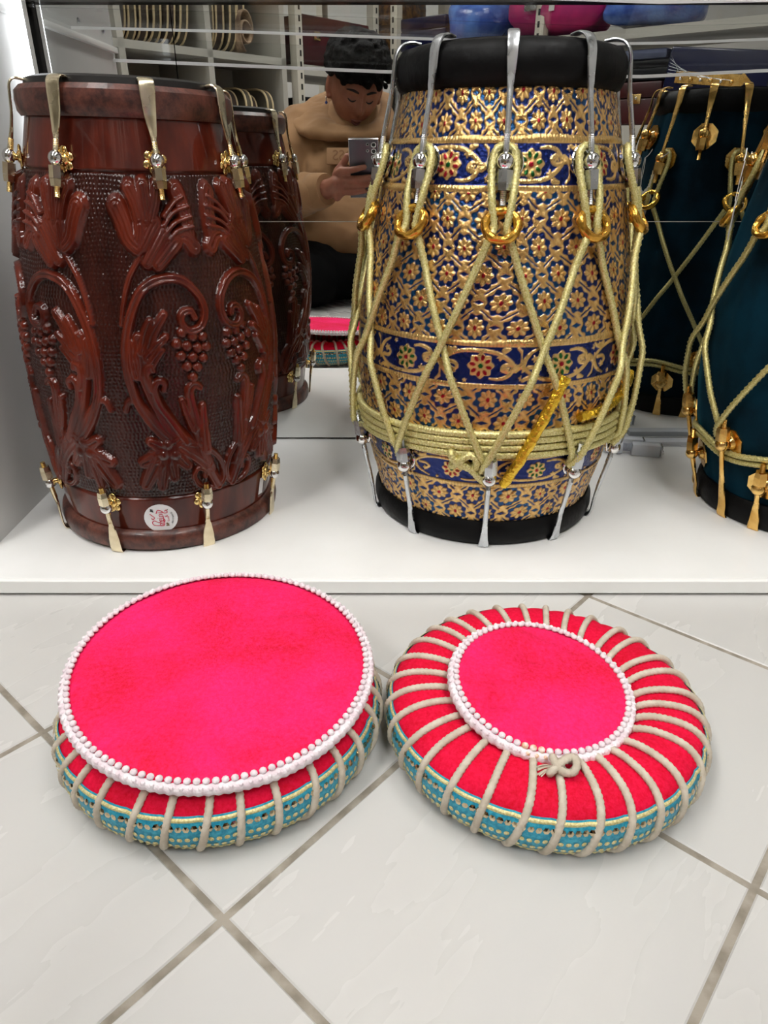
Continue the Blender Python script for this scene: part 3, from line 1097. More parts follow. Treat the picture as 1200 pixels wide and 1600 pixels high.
def foil_pattern(A, Z):
    nr, nc = A.shape
    pr = np.array(FOIL_PROF)
    R = np.interp(Z, pr[:, 0], pr[:, 1])
    H = np.zeros(A.shape)
    C = np.empty(A.shape + (3,))
    C[:] = GOLD
    # wobble so that the lattice is not perfect
    Aw = A + 1.1 * np.sin(Z * 61 + np.radians(A) * 3) + 0.7 * np.sin(np.radians(A) * 11 + Z * 37)
    Zw = Z + 0.0008 * np.sin(np.radians(A) * 9 + 3 * np.sin(Z * 50)) - 0.0012 * np.sin(np.radians(A) * 2 + 1)
    NF = 24
    da = 360.0 / NF
    # flower zones: z low, z high, rows
    for zl, zh, rows, ph in ((.004, .0757, 3, 0.2), (.1165, .1905, 3, 0.35), (.2360, .3675, 5.5, 0.1), (.4125, .4700, 2.4, 0.45)):
        ri = np.where((Z[:, 0] >= zl - .002) & (Z[:, 0] <= zh + .002))[0]
        s = slice(ri[0], ri[-1] + 1)
        a, z, r = Aw[s], Zw[s], R[s]
        hr = (zh - zl) / rows
        w = np.radians(da) * r                             # cell width in metres
        kx = hr / 0.0238                                   # scale of the flower
        best = np.full(a.shape, 9.0)
        sec = np.full(a.shape, 9.0)
        bx = np.zeros(a.shape)
        bz = np.zeros(a.shape)
        row0 = np.floor((z - zl) / hr)
        for dr in (-1, 0, 1):
            row = row0 + dr
            zc = zl + (row + 0.5) * hr
            oa = a / da - 0.5 * np.mod(row, 2) - ph
            ox = (oa - np.round(oa))
            for dc in (-1, 0, 1):
                x = (ox - dc) * w
                y = z - zc
                d = np.hypot(x / (w / 0.0375), y / kx)
                cl = d < best
                sec = np.where(cl, best, np.minimum(sec, d))
                bx = np.where(cl, x / (w / 0.0375), bx)
                bz = np.where(cl, y / kx, bz)
                best = np.where(cl, d, best)
        phi = np.arctan2(bz, bx)
        lob = np.cos(8 * phi)
        fl = 0.0081 * (1 + 0.13 * lob)                     # flower edge
        rin = 0.0096 * (1 + 0.11 * lob)
        ro = 0.0123 * (1 + 0.10 * np.cos(8 * phi + PI))
        aa = 0.0006
        blue = sst(fl - aa, fl + aa, best) * (1 - sst(ro - aa, ro + aa, best))
        # short blue slits and lozenges between the rings
        edge = sec - best
        slit = (1 - sst(0.0011, 0.0022, edge)) * (1 - sst(0.0160, 0.0172, best)) * sst(0.0122, 0.0134, best)
        loz = 1 - sst(0.0012, 0.0024, np.abs(bz) * 1.3 + 0.55 * np.abs(np.abs(bx) - 0.0187) - 0.0012)
        blue = np.clip(np.maximum(blue, np.maximum(slit, loz * (best > 0.012))), 0, 1)
        tealmix = 0.5 + 0.5 * np.sin(np.radians(A[s]) * 7 + Z[s] * 90 + 2 * np.sin(Z[s] * 33))
        bcol = NAVY + (TEALB - NAVY) * (tealmix ** 2)[..., None] * 0.8
        gmix = 0.5 + 0.5 * np.sin(bx * 900 + bz * 700)
        gcol = GOLD2 + (GOLD - GOLD2) * gmix[..., None]
        c = gcol * (1 - blue[..., None]) + bcol * blue[..., None]
        dot = 1 - sst(0.0017, 0.0024, np.hypot(bx * 1.15, bz * 0.9))
        c = c * (1 - dot[..., None]) + GEMR * dot[..., None]
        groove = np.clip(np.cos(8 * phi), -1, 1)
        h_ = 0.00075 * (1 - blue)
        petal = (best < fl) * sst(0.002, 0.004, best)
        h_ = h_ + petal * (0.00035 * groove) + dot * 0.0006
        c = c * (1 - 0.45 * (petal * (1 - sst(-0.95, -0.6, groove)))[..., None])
        inz = ((Z[s] >= zl) & (Z[s] <= zh))
        H[s] = np.where(inz, h_, H[s])
        C[s] = np.where(inz[..., None], c, C[s])
    # gold rims with a beaded line
    for zc in (.0785, .1135, .1925, .2338, .3700, .4098):
        k = np.abs(Zw - zc - 0.0004)
        m_ = k < 0.0030
        bead = 0.5 + 0.5 * np.cos(np.radians(A) * 260)
        H = np.where(m_, 0.0011 * (1 - (k / 0.0030) ** 2) + 0.0003 * bead, H)
        C = np.where(m_[..., None], GOLD * (0.75 + 0.25 * bead[..., None]), C)
    # scroll bands
    for zl, zh, n, ph, first in ((.0812, .1108, 10, -21.4, 1), (.1952, .2312, 12, -11.6, 1), (.3728, .4072, 10, -32.6, 1)):
        ri = np.where((Z[:, 0] >= zl) & (Z[:, 0] <= zh))[0]
        s = slice(ri[0], ri[-1] + 1)
        a, z = A[s], Z[s] + (Zw[s] - Z[s]) * 0.6
        dA = 360.0 / n
        idx = np.round((a - ph) / dA)
        par = np.mod(idx, 2)                               # 0: red gems with a green eye, 1: green with red
        rm = float(np.interp((zl + zh) / 2, pr[:, 0], pr[:, 1]))
        W = math.radians(dA) * rm
        hb = zh - zl
        x = (a - ph - idx * dA) / dA * W
        y = (z - (zl + zh) / 2) * np.where(par > 0.5, -1.0, 1.0)
        gold = np.zeros(a.shape)
        hz = np.zeros(a.shape)

        def stroke(pts, w0, w1):
            P = smooth_path([(p[0] * W, p[1] * hb, 0) for p in pts], 5)[:, :2]
            d, wd_ = seg_dist(x, y, P, w0 * hb, w1 * hb)
            m1 = 1 - sst(-0.0003, 0.0004, d - wd_)
            gold[:] = np.maximum(gold, m1)
            hz[:] = np.maximum(hz, m1 * 0.0009 * (0.5 + 0.5 * np.clip(1 - d / wd_, 0, 1)))
        # arch over the flower, trunk, scrolls with little leaves
        stroke([(-.52, -.14), (-.44, .16), (-.26, .37), (-.02, .41), (.20, .33), (.36, .10), (.42, -.12)], .045, .06)
        stroke([(-.50, .12), (-.47, -.12), (-.40, -.32), (-.30, -.44)], .085, .025)
        stroke([(.42, -.12), (.50, .02), (.50, .30), (.44, .46)], .09, .03)
        stroke([(.40, -.06), (.33, -.30), (.22, -.38), (.12, -.36)], .07, .03)
        stroke([(.47, -.05), (.36, .02), (.28, .0), (.26, -.12), (.32, -.18)], .05, .05)
        stroke([(-.42, .06), (-.33, .05), (-.29, -.06), (-.33, -.16)], .055, .04)
        stroke([(-.48, .42), (-.40, .34), (-.33, .42)], .05, .06)
        stroke([(.28, .40), (.34, .44)], .08, .04)
        for (lx, ly, lr) in ((.31, -.12, .085), (-.345, -.16, .08), (.235, .24, .085), (-.40, .40, .06), (.50, -.36, .07), (-.19, -.42, .05)):
            d = np.hypot(x - lx * W, y - ly * hb)
            t = np.arctan2(y - ly * hb, x - lx * W)
            m1 = 1 - sst(-0.0003, 0.0004, d - lr * hb * (1 + 0.28 * np.cos(5 * t + lx * 9)))
            gold[:] = np.maximum(gold, m1)
            hz[:] = np.maximum(hz, m1 * 0.001)
        # jewelled flower
        d = np.hypot(x, y) / hb
        t = np.arctan2(y, x)
        fm = 1 - sst(-0.01, 0.012, d - 0.335 * (1 + 0.10 * np.cos(8 * t)))
        gold[:] = np.maximum(gold, fm)
        hz[:] = np.maximum(hz, fm * 0.0008)
        tk = np.mod(t + PI / 8 + 0.2, PI / 4) - PI / 8
        px, py = d * np.cos(tk), d * np.sin(tk)
        gem = 1 - sst(0.85, 1.15, np.hypot((px - 0.225) / 0.085, py / 0.052))
        eye = 1 - sst(0.062, 0.078, d)
        blue = 1 - gold
        bc = NAVY * np.array([1.0, 1.0, 1.15]) * np.ones(a.shape + (1,))
        c = bc * blue[..., None] + GOLD * 0.95 * gold[..., None]
        g1 = np.where((par > 0.5)[..., None], GEMG, GEMR)
        g2 = np.where((par > 0.5)[..., None], GEMR, GEMG)
        c = c * (1 - gem[..., None]) + g1 * gem[..., None]
        c = c * (1 - eye[..., None]) + g2 * eye[..., None]
        H[s] = hz + 0.0007 * gem * (1 - 0) * 0.6 + eye * 0.0008
        C[s] = c
    # crumpled foil and its vertical seams
    H = H + 0.00022 * np.sin(np.radians(A) * 83 + 5 * np.sin(Z * 140)) * np.sin(Z * 330 + 4 * np.sin(np.radians(A) * 17))
    for sa in (-42, 2, 17, 63, 118, 171, -97):
        H -= 0.0006 * np.exp(-((A - sa - 0.6 * np.sin(Z * 40)) / 0.35) ** 2)
    return H, C


fd = thing('foil_drum', 'blue and gold foil covered barrel drum with pale gold cords and silver hooks', 'drum', (0.126, 0.838, SHELF_Z))
fa = np.r_[np.linspace(-118, 106, 660, endpoint=False), np.linspace(106, 242, 170, endpoint=False)]
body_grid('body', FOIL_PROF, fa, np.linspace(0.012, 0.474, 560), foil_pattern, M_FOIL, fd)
lathe_part('bottom_ring', [(.124, .0005), (.131, .0), (.1352, .004), (.1372, .012), (.1366, .022), (.133, .0295), (.128, .031), (.124, .025)], M_BLACKLEATHER, fd, closed=True)


def puff(r, z, a):
    q = 1 + 0.006 * math.sin(10 * a + 0.6) + 0.003 * math.sin(23 * a)
    return (r * q, z)


MB().lathe([(.098, .455), (.105, .4515), (.1105, .4545), (.1142, .462), (.1152, .471), (.1138, .480), (.1085, .4875), (.099, .4905), (.092, .489), (.092, .47)], 110, closed=True,
           rmod=puff).build('top_ring', M_BLACKLEATHER, fd)
lathe_part('drum_skin', [(.0015, .493), (.05, .493), (.0945, .4915), (.0945, .486), (.0015, .486)], M_SKINHIDE, fd, n=64)

ft = [('hook', strap_mesh('hook', [(.092, .4935), (.102, .4945), (.1112, .4915), (.1165, .4835), (.1182, .472), (.1196, .458), (.1218, .445), (.1252, .430), (.1305, .405), (.1335, .385)],
                          [.0046, .0052, .0054, .0052, .0048, .0036, .0027, .0026, .0026, .0025], [.0012, .0014, .0015, .0015, .0016, .0019, .0026, .0026, .0026, .0025]), M_STEEL),
      ('threaded_rod', thread_mesh('threaded_rod', (.1285, .4145), (.1372, .3570), .0031), M_STEEL),
      ('ball', ball_mesh('ball', (.1325, .3925), .0081), M_CHROME),
      ('nut', nut_mesh('nut', (.1335, .3855), (.1358, .3690), .0078, collar=False), M_STEEL)]
dish = MB()
Mx = Matrix.Translation((0, -.1214, .391)) @ Matrix.Rotation(PI / 2, 4, 'X') @ Matrix.Rotation(math.radians(0), 4, 'X')
pr_ = [(.0015, .003), (.007, .0032), (.012, .0012), (.0158, .0036), (.0168, .0030), (.0164, .0005), (.0015, 0)]
tmp = MB().lathe(pr_, 28, closed=True)
Mt = Matrix.Translation((0, -.1226, .3905)) @ Matrix.Rotation(math.radians(90 - 14), 4, 'X')
dish.add([Mt @ Vector(v) for v in tmp.v], tmp.f)
dish.cyl((0, -.122, .3925), (0, -.132, .3925), .0036, .0034, 12)
ft.append(('washer', dish.mesh('washer'), M_CHROME))
put_hooks(fd, [36 * k - 7.6 for k in range(10)], ft)

fb = [('hook', strap_mesh('hook', [(.118, -.0006), (.128, -.0012), (.1362, .0), (.1402, .006), (.1416, .015), (.1430, .026), (.1452, .040), (.149, .058), (.154, .080)],
                          [.0052, .0058, .0060, .0056, .0044, .0034, .0029, .0028, .0026], [.0009, .0011, .0013, .0014, .0016, .0018, .0026, .0028, .0026]), M_STEEL),
      ('threaded_rod', thread_mesh('threaded_rod', (.1506, .066), (.1616, .1275), .0031), M_STEEL),
      ('ball', ball_mesh('ball', (.1558, .0925), .0081), M_CHROME),
      ('nut', nut_mesh('nut', (.1570, .0995), (.1600, .1165), .0078, collar=False), M_STEEL)]
eye = MB()
tor = MB().tube([(.0068 * math.cos(t), .0098 * math.sin(t), 0) for t in np.linspace(0, 2 * PI, 24, endpoint=False)], .0018, 8, closed=True)
Mt = Matrix.Translation((0, -.1478, .097)) @ Matrix.Rotation(math.radians(84), 4, 'X')
eye.add([Mt @ Vector(v) for v in tor.v], tor.f)
eye.cyl((0, -.145, .0925), (0, -.156, .0925), .0030, .0028, 10)
fb.append(('eye_plate', eye.mesh('eye_plate'), M_CHROME))
put_hooks(fd, [36 * k - 5.6 for k in range(10)], fb)


def ring_mesh(name, rc, zc, rad, th, tilt):
    V, F = [], []
    n, m = 36, 10
    Mr = Matrix.Translation((0, -rc, zc)) @ Matrix.Rotation(tilt, 4, 'X')
    for i in range(n):
        t = 2 * PI * i / n
        for k in range(m):
            p = 2 * PI * k / m
            w = rad + th * math.cos(p) * (1 + 0.10 * math.sin(5 * t) + 0.06 * math.sin(11 * t + 1))
            V.append(Mr @ Vector((w * math.cos(t), w * math.sin(t) * 0.94, th * 1.15 * math.sin(p) * (1 + 0.08 * math.sin(7 * t)))))
    for i in range(n):
        for k in range(m):
            F.append((i * m + k, ((i + 1) % n) * m + k, ((i + 1) % n) * m + (k + 1) % m, i * m + (k + 1) % m))
    return MB().add(V, F).mesh(name)


M_RING = mat('gilded_wood_ring', (0.80, 0.50, 0.09, 1), 0.22, 0.92, bump=(120, 0.45, 0.0015), var=(60, (0.62, 0.32, 0.05, 1), 6))
ringm = ring_mesh('cord_ring', .1455, .3405, .0150, .0042, math.radians(58))
for k in range(10):
    o = link('cord_ring', ringm, M_RING, fd)
    o.rotation_euler = (0, 0, math.radians(36 * k - 7.6))


def cord_mesh(name, prof, top_z, ring_z, bot_z, dang, lift, eye_da, ring_da, rad, eye_r, ring_lift, step, dbot, nn=10):
    """one cord: bottom left eye, up through the ring, round the top eye, back down to the bottom right eye; built round angle 0"""
    pr = np.array(prof)

    def R(z):
        return float(np.interp(z, pr[:, 0], pr[:, 1]))
    P = []
    down = []
    zr = ring_z
    for t in np.linspace(0, 1, 26):
        z = zr + (bot_z - zr) * t
        a = ring_da + (dang + dbot - ring_da) * t
        ex = lift + max(0.0, ring_lift * (1 - t * 7)) + (0.0065 if 0.60 < t else 0.0065 * sst(0.45, 0.60, t)) - 0.008 * sst(0.93, 1.0, t)
        down.append((a, z, ex))
    up = [(math.degrees(eye_da / R(top_z)), top_z - 0.004, eye_r), (math.degrees(eye_da / R(top_z)) * 1.05, top_z - 0.018, eye_r + 0.001),
          (math.degrees(eye_da / R(top_z)) * 0.85, (top_z + zr) / 2 - 0.008, (eye_r + lift + ring_lift) / 2 + 0.002)]
    right = up + down
    left = [(-a, z, ex + (0.0052 if i > 3 else 0)) for i, (a, z, ex) in enumerate(right)]
    # left strands pass over the right ones
    loop = [(-math.degrees(eye_da * 0.7 / R(top_z)), top_z + 0.003, eye_r), (0, top_z + 0.0055, eye_r - 0.001), (math.degrees(eye_da * 0.7 / R(top_z)), top_z + 0.003, eye_r)]
    seq = left[::-1] + loop + right
    pts = [pol(a, R(z) + ex, z) for a, z, ex in seq]
    Q = resample(smooth_path(pts, 5), step)
    return MB().tube(Q, rad, nn, prof=braid(0.0064)).mesh(name, auto=False)


cm = cord_mesh('cord', FOIL_PROF, .400, .338, .100, 36, .0046, .0092, 2.4, .0039, .0085, .0065, .0008, 1.0)
for k in range(10):
    o = link('cord', cm, M_CORD, fd)
    o.rotation_euler = (0, 0, math.radians(36 * k - 7.6 + random.uniform(-0.8, 0.8)))
prF = np.array(FOIL_PROF)
for q, zc in enumerate((.1400, .1318, .1236, .1155)):
    P = []
    for a in np.linspace(0, 360, 260, endpoint=False):
        z = zc + 0.0012 * math.sin(math.radians(a * 2 + 40 * q)) + 0.0030 * math.cos(math.radians(a * 2))
        P.append(pol(a, float(np.interp(z, prF[:, 0], prF[:, 1])) + .0042, z))
    pp = resample(P + [P[0]], .0009)[:-1]
    MB().tube(pp, .0040, 9, closed=True, prof=braid(0.0064)).build('belly_cord', M_CORD, fd, auto=False)
# knot of cord ends beside the front hook
kn = []
for t in np.linspace(0, 2 * PI, 60):
    kn.append(pol(-15.6 + 5.2 * math.sin(2 * t), .156 + .0042 * math.cos(3 * t), .112 + .0085 * math.sin(3 * t + 0.5)))
MB().tube(resample(kn, .0009), .0040, 9, prof=braid(0.0064)).build('cord_knot', M_CORD, fd, auto=False)
kn = [pol(-17.6, .158, .112), pol(-12.6, .1565, .102), pol(-8.1, .1545, .090), pol(-5.6, .1525, .088)]
MB().tube(resample(smooth_path(kn, 8), .0009), .0040, 9, prof=braid(0.0064)).build('cord_knot', M_CORD, fd, auto=False)


def crinkle(i, ph, s):
    return 1.0 + 0.05 * math.sin(s * 700 + 3 * math.sin(ph * 2)) * math.cos(ph * 3 + s * 300) + 0.06 * math.sin(s * 260 + ph * 3)


fw = []
for t in np.linspace(0, 1, 14):
    z = .204 + (.084 - .204) * t
    fw.append(pol(18.4 - 18.0 * t, float(np.interp(z, prF[:, 0], prF[:, 1])) + .0112 - .004 * max(0, t - .75) * 4, z))
tag(MB().tube(resample(fw, .0011), .0056, 12, prof=crinkle).build('foil_wrap', M_GOLDFOIL, fd), 'crinkled shiny gold foil wrapped round a slanting cord')
fw = []
for t in np.linspace(0, 1, 14):
    z = .156 + .022 * t * t
    fw.append(pol(28.4 + 42 * t, float(np.interp(z, prF[:, 0], prF[:, 1])) + .0062, z))
tag(MB().tube(resample(fw, .0011), .0050, 12, prof=crinkle).build('foil_wrap', M_GOLDFOIL, fd), 'crinkled gold foil wrapped round the belly cords')

# ------------------------------------------------------------------ teal velvet drum at the right edge
VEL_PROF = [(0, .104), (.03, .108), (.067, .1190), (.11, .1305), (.15, .1365), (.20, .1390), (.24, .1375), (.29, .1310), (.34, .1225), (.39, .1125), (.43, .1030), (.47, .0955), (.49, .094)]
vd = thing('velvet_drum', 'dark teal velvet covered barrel drum with brass hooks and octagonal washers at the right', 'drum', (0.523, 0.822, SHELF_Z))


def velvet_drape(r, z, a):
    return (r * (1 + 0.012 * math.sin(9 * a + 5 * z) + 0.004 * math.sin(31 * a + 20 * z)), z)


zz = np.linspace(.012, .462, 60)
pv = np.array(VEL_PROF)
MB().lathe([(float(np.interp(z, pv[:, 0], pv[:, 1])), z) for z in zz], 160, rmod=velvet_drape).build('body', M_TEAL, vd, auto=False)
lathe_part('bottom_ring', [(.104, .0005), (.110, .0), (.1140, .004), (.1156, .014), (.1146, .025), (.111, .031), (.1065, .031), (.104, .02)], M_BLACKLEATHER, vd, closed=True)
lathe_part('top_ring', [(.091, .452), (.0975, .450), (.1015, .455), (.1030, .464), (.1018, .474), (.097, .481), (.089, .482), (.088, .465)], M_BLACKLEATHER, vd, closed=True)
lathe_part('drum_skin', [(.0015, .484), (.05, .484), (.090, .4835), (.090, .478), (.0015, .478)], M_SKINHIDE, vd, n=64)


def octagon(z0, rb, tilt, rh):
    mb = MB()
    Mt = Matrix.Translation((0, -rb, z0)) @ Matrix.Rotation(math.radians(90 - tilt), 4, 'X')
    mb.poly([(.0185 * math.cos(PI / 8 + k * PI / 4), .0185 * math.sin(PI / 8 + k * PI / 4)) for k in range(8)], .0016, Mt)
    tmp_ = MB().lathe([(.004, .0055), (.0062, .0055), (.0085, .0025), (.0092, .0012), (.004, .001)], 20, closed=True)
    mb.add([Mt @ Vector(v) for v in tmp_.v], tmp_.f)
    p = Mt @ Vector((0, 0, 0))
    mb.cyl((0, -rb, z0), (0, -rh, z0 + .001), .0030, .0028, 10)
    return mb.mesh('octagonal_washer', auto=True)


def gold_hook(zb, rb_ball, long_):
    """top hook whose ball sits at height zb"""
    s = [(.088, .4865), (.096, .4870), (.1020, .4840), (.1052, .477), (.1066, .465)]
    e = (rb_ball, zb)
    s += [(.1066 + (e[0] - .1066) * t, .465 + (e[1] - .465) * t) for t in (.25, .5, .8, 1.0)]
    return [('hook', strap_mesh('hook', s, [.0050, .0056, .0058, .0054, .0046, .0034, .0027, .0026, .0025], [.0011, .0013, .0014, .0015, .0017, .0020, .0026, .0026, .0025]), M_GOLDHW),
            ('threaded_rod', thread_mesh('threaded_rod', (rb_ball + .0005, zb - .004), (rb_ball + .0052, zb - .034), .0031), M_GOLDHW),
            ('ball', ball_mesh('ball', e, .0078), M_GOLDHW),
            ('nut', nut_mesh('nut', (rb_ball + .001, zb - .006), (rb_ball + .0035, zb - .022), .0076, collar=False), M_GOLDHW)]


LONG = [-122.4 + 360 / 7 * k for k in range(7)]
SHORT = [-96.7 + 360 / 7 * k for k in range(7)]
hs = gold_hook(.424, .1185, False)
hs.append(('octagonal_washer', octagon(.4205, .1070, 13, .117), M_GOLDHW))
put_hooks(vd, SHORT, hs)
hl = gold_hook(.392, .1275, True)
hl.append(('octagonal_washer', octagon(.389, .1145, 13, .126), M_GOLDHW))
put_hooks(vd, LONG, hl)


def gold_low(zb, rb_ball):
    s = [(.100, -.0005), (.108, -.0012), (.1148, .0), (.1182, .006), (.1196, .018)]
    e = (rb_ball, zb)
    s += [(.1196 + (e[0] - .1196) * t, .018 + (e[1] - .018) * t) for t in (.3, .55, .8, 1.0)]
    return [('hook', strap_mesh('hook', s, [.0056, .0062, .0066, .0062, .0054, .0040, .0030, .0030, .0028], [.0009, .0011, .0013, .0014, .0016, .0020, .0028, .0030, .0028]), M_GOLDHW),
            ('threaded_rod', thread_mesh('threaded_rod', (rb_ball, zb + .003), (rb_ball + .004, zb + .032), .0031), M_GOLDHW),
            ('ball', ball_mesh('ball', e, .0078), M_GOLDHW),
            ('nut', nut_mesh('nut', (rb_ball + .001, zb + .006), (rb_ball + .003, zb + .022), .0076, collar=False), M_GOLDHW)]


lo = gold_low(.058, .1315)
lo.append(('octagonal_washer', octagon(.059, .1180, -14, .130), M_GOLDHW))
put_hooks(vd, [a - 2 for a in SHORT], lo)
ll = gold_low(.098, .1420)
ll.append(('octagonal_washer', octagon(.099, .1290, -12, .140), M_GOLDHW))
put_hooks(vd, [a + 25.7 - 4 for a in LONG[:0]] + [a + 3 for a in LONG], ll)
ringv = ring_mesh('cord_ring', .1390, .335, .0140, .0038, math.radians(56))
cv = cord_mesh('cord', VEL_PROF, .396, .332, .104, 360 / 7, .0056, .0080, 2.6, .0036, .0080, .0065, .0008, 3.0)
for a in LONG:
    o = link('cord_ring', ringv, M_RING, vd)
    o.rotation_euler = (0, 0, math.radians(a))
    o = link('cord', cv, M_CORDDARK, vd)
    o.rotation_euler = (0, 0, math.radians(a))
for q, zc in enumerate((.0905, .0830)):
    P = []
    for a in np.linspace(0, 360, 200, endpoint=False):
        z = zc + 0.004 * math.sin(math.radians(a * 7 + 20))
        P.append(pol(a, float(np.interp(z, pv[:, 0], pv[:, 1])) + .0055, z))
    MB().tube(resample(P + [P[0]], .0010)[:-1], .0036, 8, closed=True, prof=braid(0.0064)).build('belly_cord', M_CORDDARK, vd, auto=False)


# paper tag on a thread, tied to a hook on the side that faces the mirror
def price_tag(name, label, a, r, z, lean):
    t = thing(name, label, 'tag', (vd.location.x + pol(a, r, z)[0], vd.location.y + pol(a, r, z)[1], SHELF_Z + z))
    t.rotation_euler = (0, math.radians(lean), math.radians(a))
    out = [(-.0085, -.042), (.0085, -.042), (.0100, -.0405), (.0100, -.0120), (.0082, -.0095), (.0066, -.0078), (.0058, -.0048), (.0036, -.0032), (.0030, -.0005),
           (.0015, .0012), (-.0015, .0012), (-.0030, -.0005), (-.0036, -.0032), (-.0058, -.0048), (-.0066, -.0078), (-.0082, -.0095), (-.0100, -.0120), (-.0100, -.0405)]
    Mt = Matrix.Translation((0, 0, -.034)) @ Matrix.Rotation(PI / 2, 4, 'X')
    MB().poly(out, .0005, Mt).build('card', M_TAG, t, smooth=False)
    for dx in (-.0008, .0010):
        MB().tube(smooth_path([(dx, .001, .006), (dx * 2, 0, -.012), (-dx, -.0006, -.030), (0, -.0008, -.035)], 5), .0005, 6).build('thread', M_STRING, t)
    MB().tube(smooth_path([(0, 0, .006), (-.007, .001, .011), (-.013, .001, .018)], 5), .0006, 6).build('thread', M_STRING, t)
    # small printed lines
    V, F = curve_text('No 40  18"\nDHOLAK\nSET  2 pcs\nTEAL', .0052)
    V2 = [(v[1] - .0015 + .000, 0, 0) for v in V]
    W = []
    for v in V:
        q = Mt @ Vector((v[1] * 0.85, v[0] * 0.85 - .024, .0007))
        W.append(q)
    MB().add(W, F).build('lettering', M_INKBLACK, t, smooth=False)
    return t


price_tag('price_tag', 'white scalloped card tag with handwriting hanging from a brass hook, seen in the mirror', -122.4, .134, .386, -14)
price_tag('price_tag', 'white card tag hung on the near side of the teal velvet drum', -112, .136, .386, 0)

# clear plastic clamps and a strip lying against the mirror
M_CLEAR = mat('clear_plastic', L(236, 240, 247), 0.16, trans=0.35, ior=1.2)
for k, (cx, cy, ang, lab) in enumerate(((.350, 1.004, -9, 'clear plastic threaded clamp nearest the mirror behind the foil drum'),
                                        (.368, .979, -12, 'clear plastic threaded clamp in front of its twin behind the foil drum'))):
    t = thing('plastic_clamp', lab, 'clamp', (cx, cy, SHELF_Z), rot=(0, 0, math.radians(ang)))
    mb = MB()
    mb.lathe([(.002, -.004), (.008, -.004), (.0105, -.002), (.0105, .004), (.009, .006), (.0105, .009), (.0105, .017), (.009, .019), (.002, .019)], 16, closed=True)
    Mt = Matrix.Translation((-.034, 0, .0108)) @ Matrix.Rotation(PI / 2, 4, 'Y')
    MB().add([Mt @ Vector(v) for v in mb.v], mb.f).build('knob', M_CLEAR, t)
    n = 9
    th_ = MB()
    for i in range(n):
        th_.cyl((-.014 + .0016 * i, 0, .0108), (-.0132 + .0016 * i, 0, .0108), .0065, .0052, 12)
    th_.build('thread', M_CLEAR, t)
    MB().box((.018, 0, .0095), (.040, .016, .018), bev=.002).build('clamp_body', M_CLEAR, t)
    MB().box((.040, 0, .009), (.0015, .018, .0165), bev=.0005).cyl((.041, -.003, .006), (.041, .004, .006), .0035, .0035, 8).build('metal_tip', M_CHROME, t)
t = thing('acrylic_strip', 'thin clear acrylic strip lying on the board below the mirror at the right', 'strip', (0.462, 1.018, SHELF_Z))
MB().box((0, 0, .004), (.15, .018, .008), bev=.0008).build('bar', M_CLEAR, t)
MB().box((0, -.0092, .0012), (.15, .0006, .002)).build('grey_edge', M_STEEL, t, smooth=False)  # thin steel strip along the lower front edge


